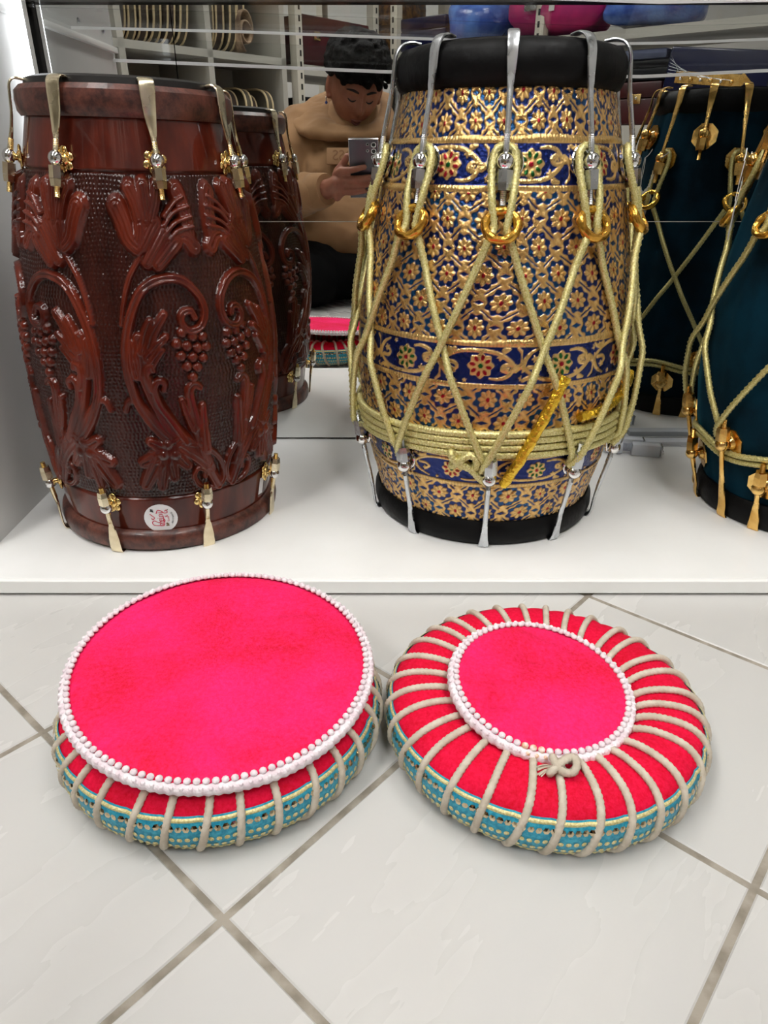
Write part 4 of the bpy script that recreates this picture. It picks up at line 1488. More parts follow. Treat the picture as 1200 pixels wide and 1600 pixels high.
# ================================================================== ring cushions and their velvet covers
def ring_cushion(label, loc, R0, a_r, b_r, nrope, phase, rotz=0.0, knot_at=None, group=None):
    """R0 major radius, a_r radial half width, b_r half height of the tube"""
    t = thing('ring_cushion', label, 'cushion', loc)
    zc = b_r

    def tube_pt(a, th, lift=0.0):
        """a round the ring, th round the section (0 = outward, pi/2 = up)"""
        pin = abs(math.sin(nrope * (a - phase) / 2)) ** 0.55
        k = 0.945 + 0.055 * pin
        ct, st_ = math.cos(th), math.sin(th)
        e = 0.86
        x = math.copysign(abs(ct) ** e, ct) * (a_r * k + lift)
        z = math.copysign(abs(st_) ** e, st_) * (b_r * k + lift)
        z = max(z, -b_r + 0.0008 + lift * 0.2)
        return ((R0 + x) * math.cos(a), (R0 + x) * math.sin(a), zc + z)

    na, nt_ = nrope * 10, 30
    A = [2 * PI * i / na for i in range(na)]
    V = [tube_pt(a, 2 * PI * k / nt_) for a in A for k in range(nt_)]
    F = [(i * nt_ + k, ((i + 1) % na) * nt_ + k, ((i + 1) % na) * nt_ + (k + 1) % nt_, i * nt_ + (k + 1) % nt_) for i in range(na) for k in range(nt_)]
    MB().add(V, F).build('velvet_ring', M_RED, t, auto=False)
    # dark lining closing the hole
    MB().cyl((0, 0, .004), (0, 0, .010), R0 - a_r * 0.7, R0 - a_r * 0.7, 40).build('lining', M_BLACKTHREAD, t, smooth=False)

    def strip(name, th0, th1, lift, m, n=6, dome=0.0):
        V, F = [], []
        for a in A:
            for k in range(n + 1):
                u = k / n
                V.append(tube_pt(a, th0 + (th1 - th0) * u, lift + dome * math.sin(PI * u)))
        w = n + 1
        for i in range(na):
            for k in range(n):
                j = ((i + 1) % na) * w
                F.append((i * w + k, i * w + k + 1, j + k + 1, j + k))
        return MB().add(V, F).build(name, m, t, auto=False)

    T = math.radians
    rb = strip('ribbon', T(-60), T(33), .0009, M_TURQ, 12)
    for nm, x0, x1 in (('gold_edge', 23, 30), ('gold_edge', -46, -40)):
        strip(nm, T(x0), T(x1), .0011, M_GOLDTHREAD, 3, .0008).parent = rb
    # sequins and woven dots
    sq, dots = MB(), MB()
    n1 = nrope * 5
    for i in range(n1):
        a = phase + 2 * PI * (i + 0.5) / n1
        for q, (th, mbq, rad, ofs, sh) in enumerate(((T(14), sq, .0024, 0, 6), (T(-3), dots, .0019, 0, 8), (T(-17), dots, .0019, .5, 8), (T(-31), dots, .0018, 0, 8))):
            aa = a + ofs * 2 * PI / n1
            c = Vector(tube_pt(aa, th, .0012))
            nx = (Vector(tube_pt(aa + .01, th, .0012)) - c).normalized()
            ny = (Vector(tube_pt(aa, th + .05, .0012)) - c).normalized()
            nz = nx.cross(ny)
            if nz.dot(Vector((math.cos(aa), math.sin(aa), 0))) < 0:
                nz = -nz
            if sh == 6:
                til = (random.uniform(-.35, .35), random.uniform(-.35, .35))
                nzz = (nz + nx * til[0] + ny * til[1]).normalized()
            else:
                nzz = nz
            V = [c + nzz * (.0009 if sh == 8 else .0012)]
            for k in range(sh):
                p = 2 * PI * k / sh
                off_ = nx * math.cos(p) * rad + ny * math.sin(p) * rad
                off_ = off_ - nzz * off_.dot(nzz) * 0.6
                V.append(c + off_ + nzz * (.0002 if sh == 8 else .0007))
            mbq.add(V, [(0, 1 + k, 1 + (k + 1) % sh) for k in range(sh)])
    tag(sq.build('sequins', M_SEQUIN, rb, smooth=False), kind='stuff')
    tag(dots.build('gold_dots', M_GOLDTHREAD, rb, smooth=False), kind='stuff')
    # rope wraps
    rr = .0028
    for i in range(nrope):
        a0 = phase + 2 * PI * i / nrope
        sl = random.uniform(-.03, .03)
        path = []
        for k in range(40):
            th = 2 * PI * k / 40
            lean = (.055 + sl) * math.sin(th + 0.4)
            a = a0 + lean
            pin = 0.95
            ct, s_ = math.cos(th), math.sin(th)
            e = 0.86
            x = math.copysign(abs(ct) ** e, ct) * (a_r * 0.955 + rr * 0.75)
            z = max(math.copysign(abs(s_) ** e, s_) * (b_r * 0.955 + rr * 0.75), -b_r + rr * .95)
            path.append(((R0 + x) * math.cos(a), (R0 + x) * math.sin(a), zc + z))
        pp = resample(path + [path[0]], .0011)[:-1]
        MB().tube(pp, rr, 9, closed=True, prof=twist(.0105)).build('rope_wrap', M_ROPE, t, auto=False)
    if knot_at is not None:
        a = knot_at
        c = Vector(((R0 - a_r * 0.12) * math.cos(a), (R0 - a_r * 0.12) * math.sin(a), zc + b_r + .004))
        pts = []
        for q in np.linspace(0, 2 * PI, 70):
            pts.append(c + Vector((.0085 * math.sin(2 * q) + .002 * math.cos(3 * q), .0055 * math.cos(3 * q), .0045 * math.sin(3 * q) + .002)))
        MB().tube(resample(pts, .0011), .0027, 9, prof=twist(.0105)).build('knot', M_ROPE, t, auto=False)
        fr = MB()
        for q in range(9):
            d_ = Vector((-.009 - random.uniform(0, .004), random.uniform(-.006, .004), random.uniform(-.003, .002)))
            fr.tube([c + Vector((-.006, 0, .001)), c + Vector((-.006, 0, .001)) + d_ * .6, c + Vector((-.006, 0, -.001)) + d_], .0005, 5)
        tag(fr.build('frayed_end', M_ROPE, t), kind='stuff')
    return t


def velvet_cover(label, loc, Rd, tilt, seed, stain_at=None, bob_n=100):
    t = thing('velvet_cover', label, 'cover', loc)
    t.rotation_euler = tilt
    rg = np.random.default_rng(seed)
    nr, na = 46, 150
    rs = np.linspace(0, 1, nr)
    aa = np.linspace(0, 2 * PI, na, endpoint=False)
    RR, AA = np.meshgrid(rs, aa, indexing='ij')
    X, Y = RR * Rd * np.cos(AA), RR * Rd * np.sin(AA)
    Zt = .0062 * (1 - np.clip((RR - .80) / .2, 0, 1) ** 2.2)
    # wrinkles and dents, stronger towards the front edge
    for k in range(60):
        px, py = rg.uniform(-1, 1, 2) * Rd * 0.9
        ang = rg.normal(0.35, 0.5)
        ln, wd_ = rg.uniform(.012, .05) * Rd / .115, rg.uniform(.003, .008)
        u = (X - px) * math.cos(ang) + (Y - py) * math.sin(ang)
        v = -(X - px) * math.sin(ang) + (Y - py) * math.cos(ang)
        Zt += rg.uniform(-.0022, .0012) * np.exp(-(u / ln) ** 2 - (v / wd_) ** 2) * (1 - RR ** 6)
    V = np.stack([X, Y, Zt], -1).reshape(-1, 3)
    F = []
    for i in range(nr - 1):
        for k in range(na):
            l = (k + 1) % na
            F.append((i * na + k, (i + 1) * na + k, (i + 1) * na + l, i * na + l))
    mb = MB().add(V, F)
    # underside
    mb.lathe([(Rd, 0.0), (Rd * .995, -.0022), (.002, -.0022)], na)
    mb.build('velvet_disc', M_COVER, t, auto=False)
    # lace: flat band round the rim, ripples, and a row of bobbles standing inward
    def ripple(r, z, a):
        return (r + .0005 * math.sin(bob_n * a), z + .0003 * math.sin(bob_n * 2 * a))
    lt = MB().lathe([(Rd - .0042, .0036), (Rd - .0026, .0046), (Rd - .0002, .0040), (Rd + .0013, .0020), (Rd + .0015, -.0006), (Rd + .0006, -.0024), (Rd - .003, -.0024)], bob_n * 4, rmod=ripple).build('lace_trim', M_LACE, t, auto=False)
    bm_ = MB()
    st_ = MB()
    for i in range(bob_n):
        a = 2 * PI * i / bob_n
        stained = stain_at is not None and abs((a - stain_at + PI) % (2 * PI) - PI) < .16
        q = st_ if stained else bm_
        r = Rd - .0046
        q.sphere((r * math.cos(a), r * math.sin(a), .0054), (.0026, .0026, .0020), 8, 6)
        # picot loops of the band
        r2 = Rd - .0002
        a2 = a + PI / bob_n
        q.sphere((r2 * math.cos(a2), r2 * math.sin(a2), .0036), (.0018, .0018, .0013), 6, 4)
    tag(bm_.build('lace_bobbles', M_LACE, lt), kind='stuff')
    if st_.v:
        tag(st_.build('stained_bobbles', M_STAIN, lt), 'yellowed stained stretch of the lace', kind='stuff')
    return t


ring_cushion('crimson ring cushion bound with cream rope, under the large pink velvet cover', (-0.128, 0.4385, 0), .0940, .0305, .0236, 31, 0.12)
velvet_cover('large round pink velvet cover edged with white lace on the left ring cushion', (-0.1255, 0.4375, .0628), .1160, (math.radians(4.1), math.radians(2.6), 0), 3, bob_n=116)
ring_cushion('crimson ring cushion bound with cream rope, its top showing round a small pink cover', (0.1245, 0.4310, 0), .0910, .0305, .0248, 31, 0.10, knot_at=-1.63)
velvet_cover('small round pink velvet cover with stained white lace lying in the right ring cushion', (0.1187, 0.4220, .0548), .0692, (math.radians(5.7), math.radians(4.4), 0), 5, stain_at=-1.83, bob_n=72)


# ================================================================== the shop behind the camera, seen in the mirror
M_BAGB = mat('dark_brown_canvas', L(58, 42, 32), 0.8, var=(20, L(36, 27, 22), 4), bump=(200, 0.3, 0.001))
M_BAGG = mat('olive_canvas', L(74, 68, 52), 0.8, var=(20, L(52, 46, 36), 4), bump=(200, 0.3, 0.001))
M_PIPING = mat('cream_piping', L(196, 176, 138), 0.7)
M_BURG = mat('burgundy_case', L(66, 14, 18), 0.35, var=(8, L(44, 10, 14), 4), bump=(150, 0.2, 0.001))
M_BLACKCASE = mat('black_case', L(13, 13, 17), 0.45, spec=0.2, bump=(150, 0.2, 0.001))
M_GREYBLUE = mat('grey_blue_cloth', L(92, 100, 124), 0.7, var=(12, L(70, 78, 104), 4))
M_NAVY = mat('navy_lacquer', L(14, 20, 52), 0.25)
M_PINKBAG = mat('magenta_fabric', L(205, 30, 110), 0.6, var=(9, L(160, 18, 96), 4))
M_BLUEPLASTIC = mat('blue_plastic_wrap', L(92, 130, 200), 0.22, var=(14, L(50, 80, 160), 4), bump=(30, 0.5, 0.01))
M_PERF = mat('cream_steel_post', L(206, 200, 186), 0.45)
M_HOLE = mat('slot_dark', L(30, 28, 26), 0.8)


def frame2(o, d, f):
    """local frame on the floor: origin o, direction d along the unit, f out of its face"""
    return Matrix(((d[0], f[0], 0, o[0]), (d[1], f[1], 0, o[1]), (0, 0, 1, 0), (0, 0, 0, 1)))


D1 = (0.643, -0.766)
F1 = (0.766, 0.643)
UN1 = frame2((-0.84, -0.62), D1, F1)
D2 = (-0.766, -0.643)
F2_ = (-0.643, 0.766)
UN2 = frame2((0.90, -0.82), D2, F2_)


def place(t, M, s, q, z, yaw=0.0):
    p = M @ Vector((s, q, z))
    t.location = p
    t.rotation_euler = (0, 0, math.atan2(M[1][0], M[0][0]) + yaw)
    return t


W1 = 0.352
cub = thing('cubby_shelf', 'white cubby shelf unit along the left aisle, full of upright brown bags', 'shelf')
place(cub, UN1, 0, 0, 0)
# local x along the unit, y out of the face (the frame is left handed, so y is mirrored)
SGN = -1.0 if (UN1.to_3x3().determinant() < 0) else 1.0
SG2 = -1.0 if (UN2.to_3x3().determinant() < 0) else 1.0
LV = [0.03, 0.38, 0.73, 1.08, 1.43]
for k in range(-3, 3):
    MB().box((k * W1, -.15 * SGN, .73), (.024, .30, 1.44)).build('divider', M_SHELFWHITE, cub, smooth=False)
for z in LV:
    MB().box((-.5 * W1, -.15 * SGN, z), (5 * W1 + .024, .30, .024)).build('shelf_board', M_SHELFWHITE, cub, smooth=False)
MB().box((-.5 * W1, -.306 * SGN, .73), (5 * W1 + .024, .012, 1.44)).build('back_panel', M_SHELFWHITE, cub, smooth=False)


def bag_proto(m, hgt, dep, th):
    t = thing('padded_bag', 'x', 'bag')
    pts = []
    for k in range(28):
        a = 2 * PI * k / 28
        e = 0.55
        pts.append((math.copysign(abs(math.cos(a)) ** e, math.cos(a)) * dep / 2, math.copysign(abs(math.sin(a)) ** e, math.sin(a)) * hgt / 2 + hgt / 2))
    V, F = [], []
    prof = [(-th / 2, .93), (-th * .42, .985), (0, 1.0), (th * .42, .985), (th / 2, .93)]
    for x, k_ in prof:
        for p in pts:
            V.append((x, p[0] * k_, (p[1] - hgt / 2) * k_ + hgt / 2))
    n = len(pts)
    for i in range(len(prof) - 1):
        for k in range(n):
            F.append((i * n + k, i * n + (k + 1) % n, (i + 1) * n + (k + 1) % n, (i + 1) * n + k))
    F.append(tuple(reversed(range(n))))
    F.append(tuple((len(prof) - 1) * n + k for k in range(n)))
    MB().add(V, F).build('shell', m, t)
    for sx in (-1, 1):
        MB().tube([(sx * th * .46, p[0] * .985, (p[1] - hgt / 2) * .985 + hgt / 2) for p in pts], .0042, 6, closed=True).build('piping', M_PIPING, t)
    return t


def copy_thing(root, M, s, q, z, lab, grp=None, yaw=0.0, lean=0.0, scale=1.0):
    r = root.copy()
    COL.objects.link(r)
    place(r, M, s, q, z, yaw)
    r.rotation_euler.rotate_axis('Y', lean)
    r.scale = (scale,) * 3
    r['label'] = lab
    if grp:
        r['group'] = grp
    for c in root.children:
        d = c.copy()
        COL.objects.link(d)
        d.parent = r
    return r


BP = [bag_proto(M_BAGB, .27, .24, .034), bag_proto(M_BAGG, .25, .24, .030)]
names = {0: 'leftmost cubby', 1: 'cubby left of the middle', 2: 'cubby beside the steel post'}
first = {0: True, 1: True}
ORD = ['first', 'second', 'third', 'fourth', 'fifth', 'sixth']
for ci, s0 in enumerate((-W1, 0.0, W1)):
    for li, z0 in enumerate((0.38, 0.73)):
        lvl = 'lower' if li == 0 else 'upper'
        n = 4 + (ci + li) % 3
        x = s0 + .035
        for b in range(n):
            kd = (b + ci + li) % 2
            p = BP[kd]
            place_z = z0 + .012
            lean = .05 + .015 * b
            sc = random.uniform(.86, 1.0)
            lab = '%s bag with cream piping, %s from left in the %s %s' % ('brown' if kd == 0 else 'olive', ORD[b], lvl, names[ci])
            gr = '%s bags in the %s %s' % ('brown' if kd == 0 else 'olive', lvl, names[ci])
            if first[kd]:
                place(p, UN1, x, -.14, place_z)
                p.rotation_euler.rotate_axis('Y', lean)
                p['label'] = lab
                p['group'] = gr
                first[kd] = False
            else:
                copy_thing(p, UN1, x, -.14 + random.uniform(-.015, .02), place_z, lab, gr, random.uniform(-.05, .05), lean, sc)
            x += .043

# a red hand drum on top of the cubbies and a rolled cloth
t = thing('red_hand_drum', 'bright red round hand drum lying up behind the acrylic shelf at top left', 'drum')
place(t, UN1, .12, -.12, .742)
t.rotation_euler.rotate_axis('X', math.radians(90))
t.location.z = 0.742 + .125
MB().lathe([(.002, .02), (.118, .02), (.124, .015), (.124, -.02), (.118, -.025), (.002, -.025)], 40).build('shell', mat('red_lacquer', L(206, 22, 26), 0.35), t)
MB().lathe([(.1255, .012), (.1270, .006), (.1255, 0)], 40).build('hoop', M_STEEL, t)
t2 = thing('cloth_roll', 'rolled beige and brown cloth at the top of the cubby shelf', 'cloth')
place(t2, UN1, .52, -.12, .742 + .075)
roll = MB()
sp = [((.020 + .011 * q) * math.cos(3.4 * PI * q), (.020 + .055 * q) * math.sin(3.4 * PI * q)) for q in np.linspace(0, 1, 60)]
V, F = [], []
for yy in (-.13, .13):
    for r_ in (0.0, .006):
        for a, b in sp:
            l_ = math.hypot(a, b) + 1e-6
            V.append((a * (1 - r_ / l_) * 1.2, yy, b * (1 - r_ / l_)))
n = len(sp)
for i in range(n - 1):
    F += [(i, i + 1, 2 * n + i + 1, 2 * n + i), (n + i, 3 * n + i, 3 * n + i + 1, n + i + 1), (i, n + i, n + i + 1, i + 1), (2 * n + i, 2 * n + i + 1, 3 * n + i + 1, 3 * n + i)]
roll.add(V, F).build('roll', mat('beige_cloth', L(164, 140, 112), 0.8, var=(20, L(90, 66, 48), 3)), t2, auto=False)


# slotted steel racks in the corner: posts, boards
def rack(label, M, s0, s1, posts, boards, dep):
    t = thing('steel_rack', label, 'rack')
    place(t, M, 0, 0, 0)
    sg = SGN if M is UN1 else SG2
    for s in posts:
        for q in (0.0, -dep):
            po = MB().box((s, q * sg + 0, .95), (.036, .004, 1.9)).box((s - .016, (q - .017) * sg, .95), (.004, .034, 1.9)).build('post', M_PERF, t, smooth=False)
            if q == 0.0:
                sl = MB()
                for k in range(44):
                    sl.box((s + .004, .0022 * sg, .12 + .038 * k), (.009, .0016, .020))
                tag(sl.build('slots', M_HOLE, po, smooth=False), kind='stuff')
    for z, th in boards:
        MB().box(((s0 + s1) / 2, -dep / 2 * sg, z - th / 2), (s1 - s0, dep, th)).build('shelf_board', M_SHELFWHITE, t, smooth=False)
    return t


rack('cream slotted steel rack between the cubby shelf and the corner', UN1, .775, 1.27, (.79, 1.25), ((.42, .03), (.73, .035), (1.08, .03)), .30)
rack('cream slotted steel rack along the right aisle with dark cases', UN2, -.45, 1.36, (-.44, .42, 1.12), ((.10, .03), (.505, .085), (.80, .03), (1.25, .03)), .34)


def case(label, M, s, q, z, sz, m, latches=True, yaw=0.0, cat='case', name='instrument_case'):
    t = thing(name, label, cat)
    place(t, M, s, q, z, yaw)
    sg = SGN if M is UN1 else SG2
    MB().box((0, 0, sz[2] * .31), (sz[0], sz[1], sz[2] * .61), bev=.006).build('case_body', m, t)
    MB().box((0, 0, sz[2] * .81), (sz[0], sz[1], sz[2] * .37), bev=.006).build('lid', m, t)
    if latches:
        for dx in (-.30, .30):
            la = MB().box((dx * sz[0], (sz[1] / 2 + .002) * sg, sz[2] * .60), (.034, .004, .030), bev=.001).build('latch', M_BRASS, t)
            MB().sphere((dx * sz[0], (sz[1] / 2 + .005) * sg, sz[2] * .62), .005, 8, 6).build('catch', M_CHROME, la)
        MB().tube([(-.045, (sz[1] / 2) * sg, sz[2] * .45), (-.04, (sz[1] / 2 + .018) * sg, sz[2] * .45), (.04, (sz[1] / 2 + .018) * sg, sz[2] * .45), (.045, (sz[1] / 2) * sg, sz[2] * .45)], .005, 8).build('handle', M_CHROME, t)
    return t


case('burgundy instrument case with brass latches on the right rack, nearest the middle', UN2, .62, -.15, .506, (.42, .27, .135), M_BURG)
case('burgundy instrument case with brass latches on the right rack, behind the teal drum', UN2, .14, -.15, .506, (.42, .27, .135), M_BURG)
case('long black case with a grey blue band stacked on the burgundy cases', UN2, .36, -.15, .643, (.92, .26, .062), M_BLACKCASE, False)
t = thing('cloth_band', 'grey blue folded cloth lying on the long black case', 'cloth')
place(t, UN2, .36, -.13, .7055)
MB().box((0, 0, .017), (.86, .22, .032), bev=.012).build('folded_cloth', M_GREYBLUE, t)
case('black case on the lower board of the corner rack', UN1, 1.02, -.14, .421, (.40, .26, .20), M_BLACKCASE, True)
case('burgundy case on the middle board of the corner rack', UN1, 1.02, -.14, .731, (.40, .26, .17), M_BURG, True)
case('navy box on the middle board of the right rack near the corner', UN2, 1.0, -.15, .801, (.26, .25, .12), M_NAVY, False, cat='box', name='storage_box')
case('dark navy box on the lower board of the right rack', UN2, .5, -.15, .101, (.6, .28, .25), M_NAVY, False, cat='box', name='storage_box')

case('low black case under the navy string instrument on the right rack', UN2, -.24, -.13, .506, (.38, .25, .062), M_BLACKCASE, False)
# string instrument in navy lacquer with a brass tailpiece
t = thing('string_box_instrument', 'navy string instrument with brass tailpiece and pegs on the right rack', 'instrument')
place(t, UN2, -.24, -.12, .572)
t.rotation_euler.rotate_axis('Y', math.radians(-6))
MB().box((0, 0, .075), (.34, .22, .15), bev=.008).build('sound_box', M_NAVY, t)
yf = (.11 + .0015) * SG2
plate = []
for x, z in ((-.12, .062), (-.09, .086), (-.085, .080), (.13, .080), (.13, .045), (-.085, .045)):
    plate.append((x, z))
Mp = Matrix.Translation((0, yf, 0)) @ Matrix.Rotation(PI / 2, 4, 'X')
tp = MB().poly(plate, .003, Mp).build('tailpiece', M_GOLDHW, t, smooth=False)
for k in range(6):
    MB().sphere((-.06 + .034 * k, yf + .006 * SG2, .058), (.006, .008, .006), 10, 6).build('peg', M_CHROME if k % 2 else M_BRASS, tp)
for k in range(6):
    MB().cyl((-.06 + .034 * k, yf + .006 * SG2, .062), (.16, yf + .004 * SG2, .072 + .010 * k), .0008, .0008, 5).build('string', M_STEEL, t)

# soft things on the upper board of the right rack
def soft(name, label, cat, M, s, q, z, sz, m, seed, tagged=False):
    t = thing(name, label, cat)
    place(t, M, s, q, z)
    rg = np.random.default_rng(seed)
    mb = MB().sphere((0, 0, 0), 1.0, 28, 18)
    V = np.array(mb.v)
    e = 0.55
    V = np.sign(V) * np.abs(V) ** e
    for k in range(14):
        d = rg.normal(size=3)
        d /= np.linalg.norm(d)
        V *= (1 + .05 * np.sin(3.5 * (V @ d) + rg.uniform(0, 6)))[:, None] ** .6
    V = V * np.array(sz) / 2
    V[:, 2] -= V[:, 2].min()
    mb.v = [tuple(v) for v in V]
    mb.build('bag_body', m, t, auto=False)
    return t, sz


sg = SG2
t, sz = soft('fabric_bag', 'bright magenta fabric bag with a hanging tag on the upper board of the right rack', 'bag', UN2, .40, -.13, .8005, (.42, .26, .20), M_PINKBAG, 2)
MB().tube(smooth_path([(-.07, .12 * sg, .185), (-.05, .15 * sg, .215), (.05, .15 * sg, .215), (.07, .12 * sg, .185)], 5), .008, 8).build('handle', M_NAVY, t)
MB().box((.06, .139 * sg, .10), (.05, .006, .03), bev=.002).build('buckle', M_STEEL, t)
MB().box((-.03, .142 * sg, .095), (.022, .001, .036)).build('tag', M_TAG, t, smooth=False)
t, sz = soft('wrapped_bundle', 'bundle in crumpled blue plastic wrap right of the magenta bag', 'bundle', UN2, .02, -.13, .8005, (.32, .26, .17), M_BLUEPLASTIC, 3)
MB().tube([(.16 * math.cos(a), .0, .085 + .085 * math.sin(a)) for a in np.linspace(0, 2 * PI, 24, endpoint=False)], .004, 6, closed=True).build('tie', M_NAVY, t)
t, sz = soft('wrapped_bundle', 'bundle in crumpled blue plastic wrap left of the magenta bag', 'bundle', UN2, .76, -.13, .8005, (.24, .24, .16), M_BLUEPLASTIC, 4)
MB().tube([(.12 * math.cos(a), .0, .08 + .08 * math.sin(a)) for a in np.linspace(0, 2 * PI, 24, endpoint=False)], .004, 6, closed=True).build('tie', M_NAVY, t)
t, sz = soft('cloth_bundle', 'gold and brown patterned cloth bundle near the corner of the right rack', 'bundle', UN2, 1.20, -.15, .8005, (.16, .22, .22), mat('patterned_cloth', L(120, 84, 40), 0.7, var=(60, L(44, 30, 26), 6)), 6)
MB().box((0, .112 * sg, .10), (.12, .01, .02), bev=.004).build('strap', M_BAGB, t)


# ================================================================== the person taking the picture, kneeling behind the camera
M_FLESH = mat('skin', L(150, 98, 76), 0.5, var=(30, L(138, 84, 64), 4))
M_HAIR = mat('black_curly_hair', L(7, 6, 6), 0.6, bump=(240, 0.8, 0.004), spec=0.08)
M_HOODIE = mat('sand_fleece', L(150, 114, 78), 0.9, sheen=0.15, bump=(380, 0.3, 0.001), var=(10, L(140, 105, 71), 4))
M_TROUSER = mat('black_cotton', L(6, 6, 7), 0.9, spec=0.15, bump=(300, 0.3, 0.001))
M_SHOE = mat('black_shoe', L(20, 20, 20), 0.5)
M_BROW = mat('black_brow', L(18, 14, 12), 0.7)


def caps(mb, p0, r0, p1, r1, n=14):
    p0, p1 = Vector(p0), Vector(p1)
    mb.sphere(p0, r0, n, 9)
    mb.sphere(p1, r1, n, 9)
    if (p1 - p0).length > 1e-5:
        mb.cyl(p0, p1, r0, r1, n)


def chain(mb, pts, rads, n=12):
    for i in range(len(pts) - 1):
        caps(mb, pts[i], rads[i], pts[i + 1], rads[i + 1], n)


def remeshed(o, voxel, smooth_it=4, fac=0.5):
    md = o.modifiers.new('Remesh', 'REMESH')
    md.mode = 'VOXEL'
    md.voxel_size = voxel
    md.use_smooth_shade = True
    if smooth_it:
        s = o.modifiers.new('Smooth', 'SMOOTH')
        s.factor = fac
        s.iterations = smooth_it
    return o


def folds(o, size, strength, name):
    tx = bpy.data.textures.new(name, 'CLOUDS')
    tx.noise_scale = size
    tx.noise_depth = 2
    d = o.modifiers.new('Folds', 'DISPLACE')
    d.texture = tx
    d.strength = strength
    d.mid_level = 0.5
    d.texture_coords = 'LOCAL'


person = thing('person', 'person in a sand coloured hoodie kneeling with bent head and holding a phone', 'person', (-0.09, -0.36, 0))
PO = Vector((0.09, 0.36, 0))
HC = Vector((-0.084, -0.335, 0.592))
HROT = Matrix.Rotation(math.radians(-14), 3, 'Z') @ Matrix.Rotation(math.radians(-27), 3, 'X') @ Matrix.Rotation(math.radians(6), 3, 'Y')


def head_pt(d):
    x, y, z = d
    a, b, c = 0.0745, 0.094, 0.116
    jaw = 1 - 0.30 * max(0.0, -z) ** 1.6
    p = [x * a * jaw, y * b * (1 - 0.10 * max(0.0, -z)), z * c]

    def gz(cx, cz, wx, wz):
        return math.exp(-((x - cx) / wx) ** 2 - ((z - cz) / wz) ** 2) if y > 0.2 else 0.0
    f = 0.0
    f += 0.024 * gz(0, -0.26, 0.13, 0.13) + 0.014 * gz(0, -0.06, 0.09, 0.17)      # nose
    f += 0.005 * gz(0.13, -0.30, 0.07, 0.07) + 0.005 * gz(-0.13, -0.30, 0.07, 0.07)
    f += 0.0055 * gz(0.32, 0.16, 0.26, 0.07) + 0.0055 * gz(-0.32, 0.16, 0.26, 0.07)  # brows
    f -= 0.013 * gz(0.34, 0.02, 0.17, 0.09) + 0.013 * gz(-0.34, 0.02, 0.17, 0.09)    # sockets
    f += 0.006 * gz(0.34, -0.01, 0.10, 0.05) + 0.006 * gz(-0.34, -0.01, 0.10, 0.05)  # lids
    f += 0.0075 * gz(0, -0.52, 0.22, 0.045) + 0.0075 * gz(0, -0.63, 0.20, 0.05)      # lips
    f -= 0.003 * gz(0, -0.575, 0.24, 0.022)
    f += 0.010 * gz(0, -0.86, 0.30, 0.13)                                             # chin
    f += 0.004 * gz(0.5, -0.25, 0.2, 0.2) + 0.004 * gz(-0.5, -0.25, 0.2, 0.2)         # cheeks
    p[1] += f
    return Vector(p)


bodymb = MB()
hm = MB().sphere((0, 0, 0), 1.0, 72, 54)
bodymb.add([HC + HROT @ head_pt(v) + PO for v in hm.v], hm.f)


def B(p):
    return Vector(p) + PO


for sx in (-1, 1):
    e = HC + HROT @ Vector((sx * 0.076, -0.006, -0.008))
    bodymb.sphere(e + PO, (0.010, 0.017, 0.030), 12, 10, M=HROT)
    bodymb.sphere(HC + HROT @ Vector((sx * 0.074, 0.004, -0.034)) + PO, 0.009, 10, 8)
chain(bodymb, [B((-.088, -.435, .47)), B((-.087, -.395, .53)), B(HC + HROT @ Vector((0, -.02, -.05)))], [.07, .056, .055])
SHL, SHR = Vector((-.262, -.43, .475)), Vector((.092, -.43, .475))
ELL, ELR = Vector((-.335, -.235, .285)), Vector((.170, -.235, .290))
WRL, WRR = Vector((-.152, -.062, .328)), Vector((.052, -.062, .322))
PEL = Vector((-.088, -.52, .19))
chain(bodymb, [B(PEL), B((-.088, -.46, .34)), B((-.088, -.435, .47))], [.12, .11, .09])
for sh, el, wr in ((SHL, ELL, WRL), (SHR, ELR, WRR)):
    chain(bodymb, [B((-.088, -.435, .47)), B(sh), B(el), B(wr)], [.08, .052, .040, .026])
for hx, kx in ((-.185, -.215), (.01, .045)):
    chain(bodymb, [B(PEL), B((hx, -.45, .135)), B((kx, -.11, .075)), B((hx, -.50, .055)), B((hx, -.58, .040))], [.12, .075, .058, .040, .03])


def phone_y(z):
    return (-.004 + .452 * (z - .418)) / .892


def finger(knx, z0, tipx, z1, r, base):
    """finger lying across the back of the phone, from knuckle x to tip x"""
    pts = []
    for t, hump in ((0, .004), (.36, .0135), (.70, .0125), (1.0, .0085)):
        z = z0 + (z1 - z0) * t
        pts.append(B((knx + (tipx - knx) * t, phone_y(z) + hump, z - hump * .3)))
    chain(bodymb, [B(base), pts[0]], [.0125, r * 1.12])
    chain(bodymb, pts, [r * 1.1, r, r * .93, r * .84])


PAL = Vector((-.128, -.038, .343))
chain(bodymb, [B(WRL), B(PAL)], [.026, .021])
for knx, z0, tipx, z1, r in ((-.112, .376, -.0520, .386, .0086), (-.110, .357, -.0300, .3615, .0090), (-.110, .339, -.0380, .3435, .0086), (-.112, .322, -.0500, .3265, .0076)):
    finger(knx, z0, tipx, z1, r, (-.128, -.040, z0 - .012))
chain(bodymb, [B(PAL), B((-.124, -.043, .372)), B((-.108, -.040, .392)), B((-.0985, -.036, .408))], [.016, .0125, .0105, .0088])
PAR = Vector((.028, -.040, .338))
chain(bodymb, [B(WRR), B(PAR)], [.026, .020])
for knx, z0, tipx, z1, r in ((.010, .366, -.020, .374, .0084), (.010, .349, -.012, .352, .0086), (.010, .333, -.016, .335, .0084), (.012, .317, -.022, .317, .0074)):
    finger(knx, z0, tipx, z1, r, (.028, -.040, z0 - .010))
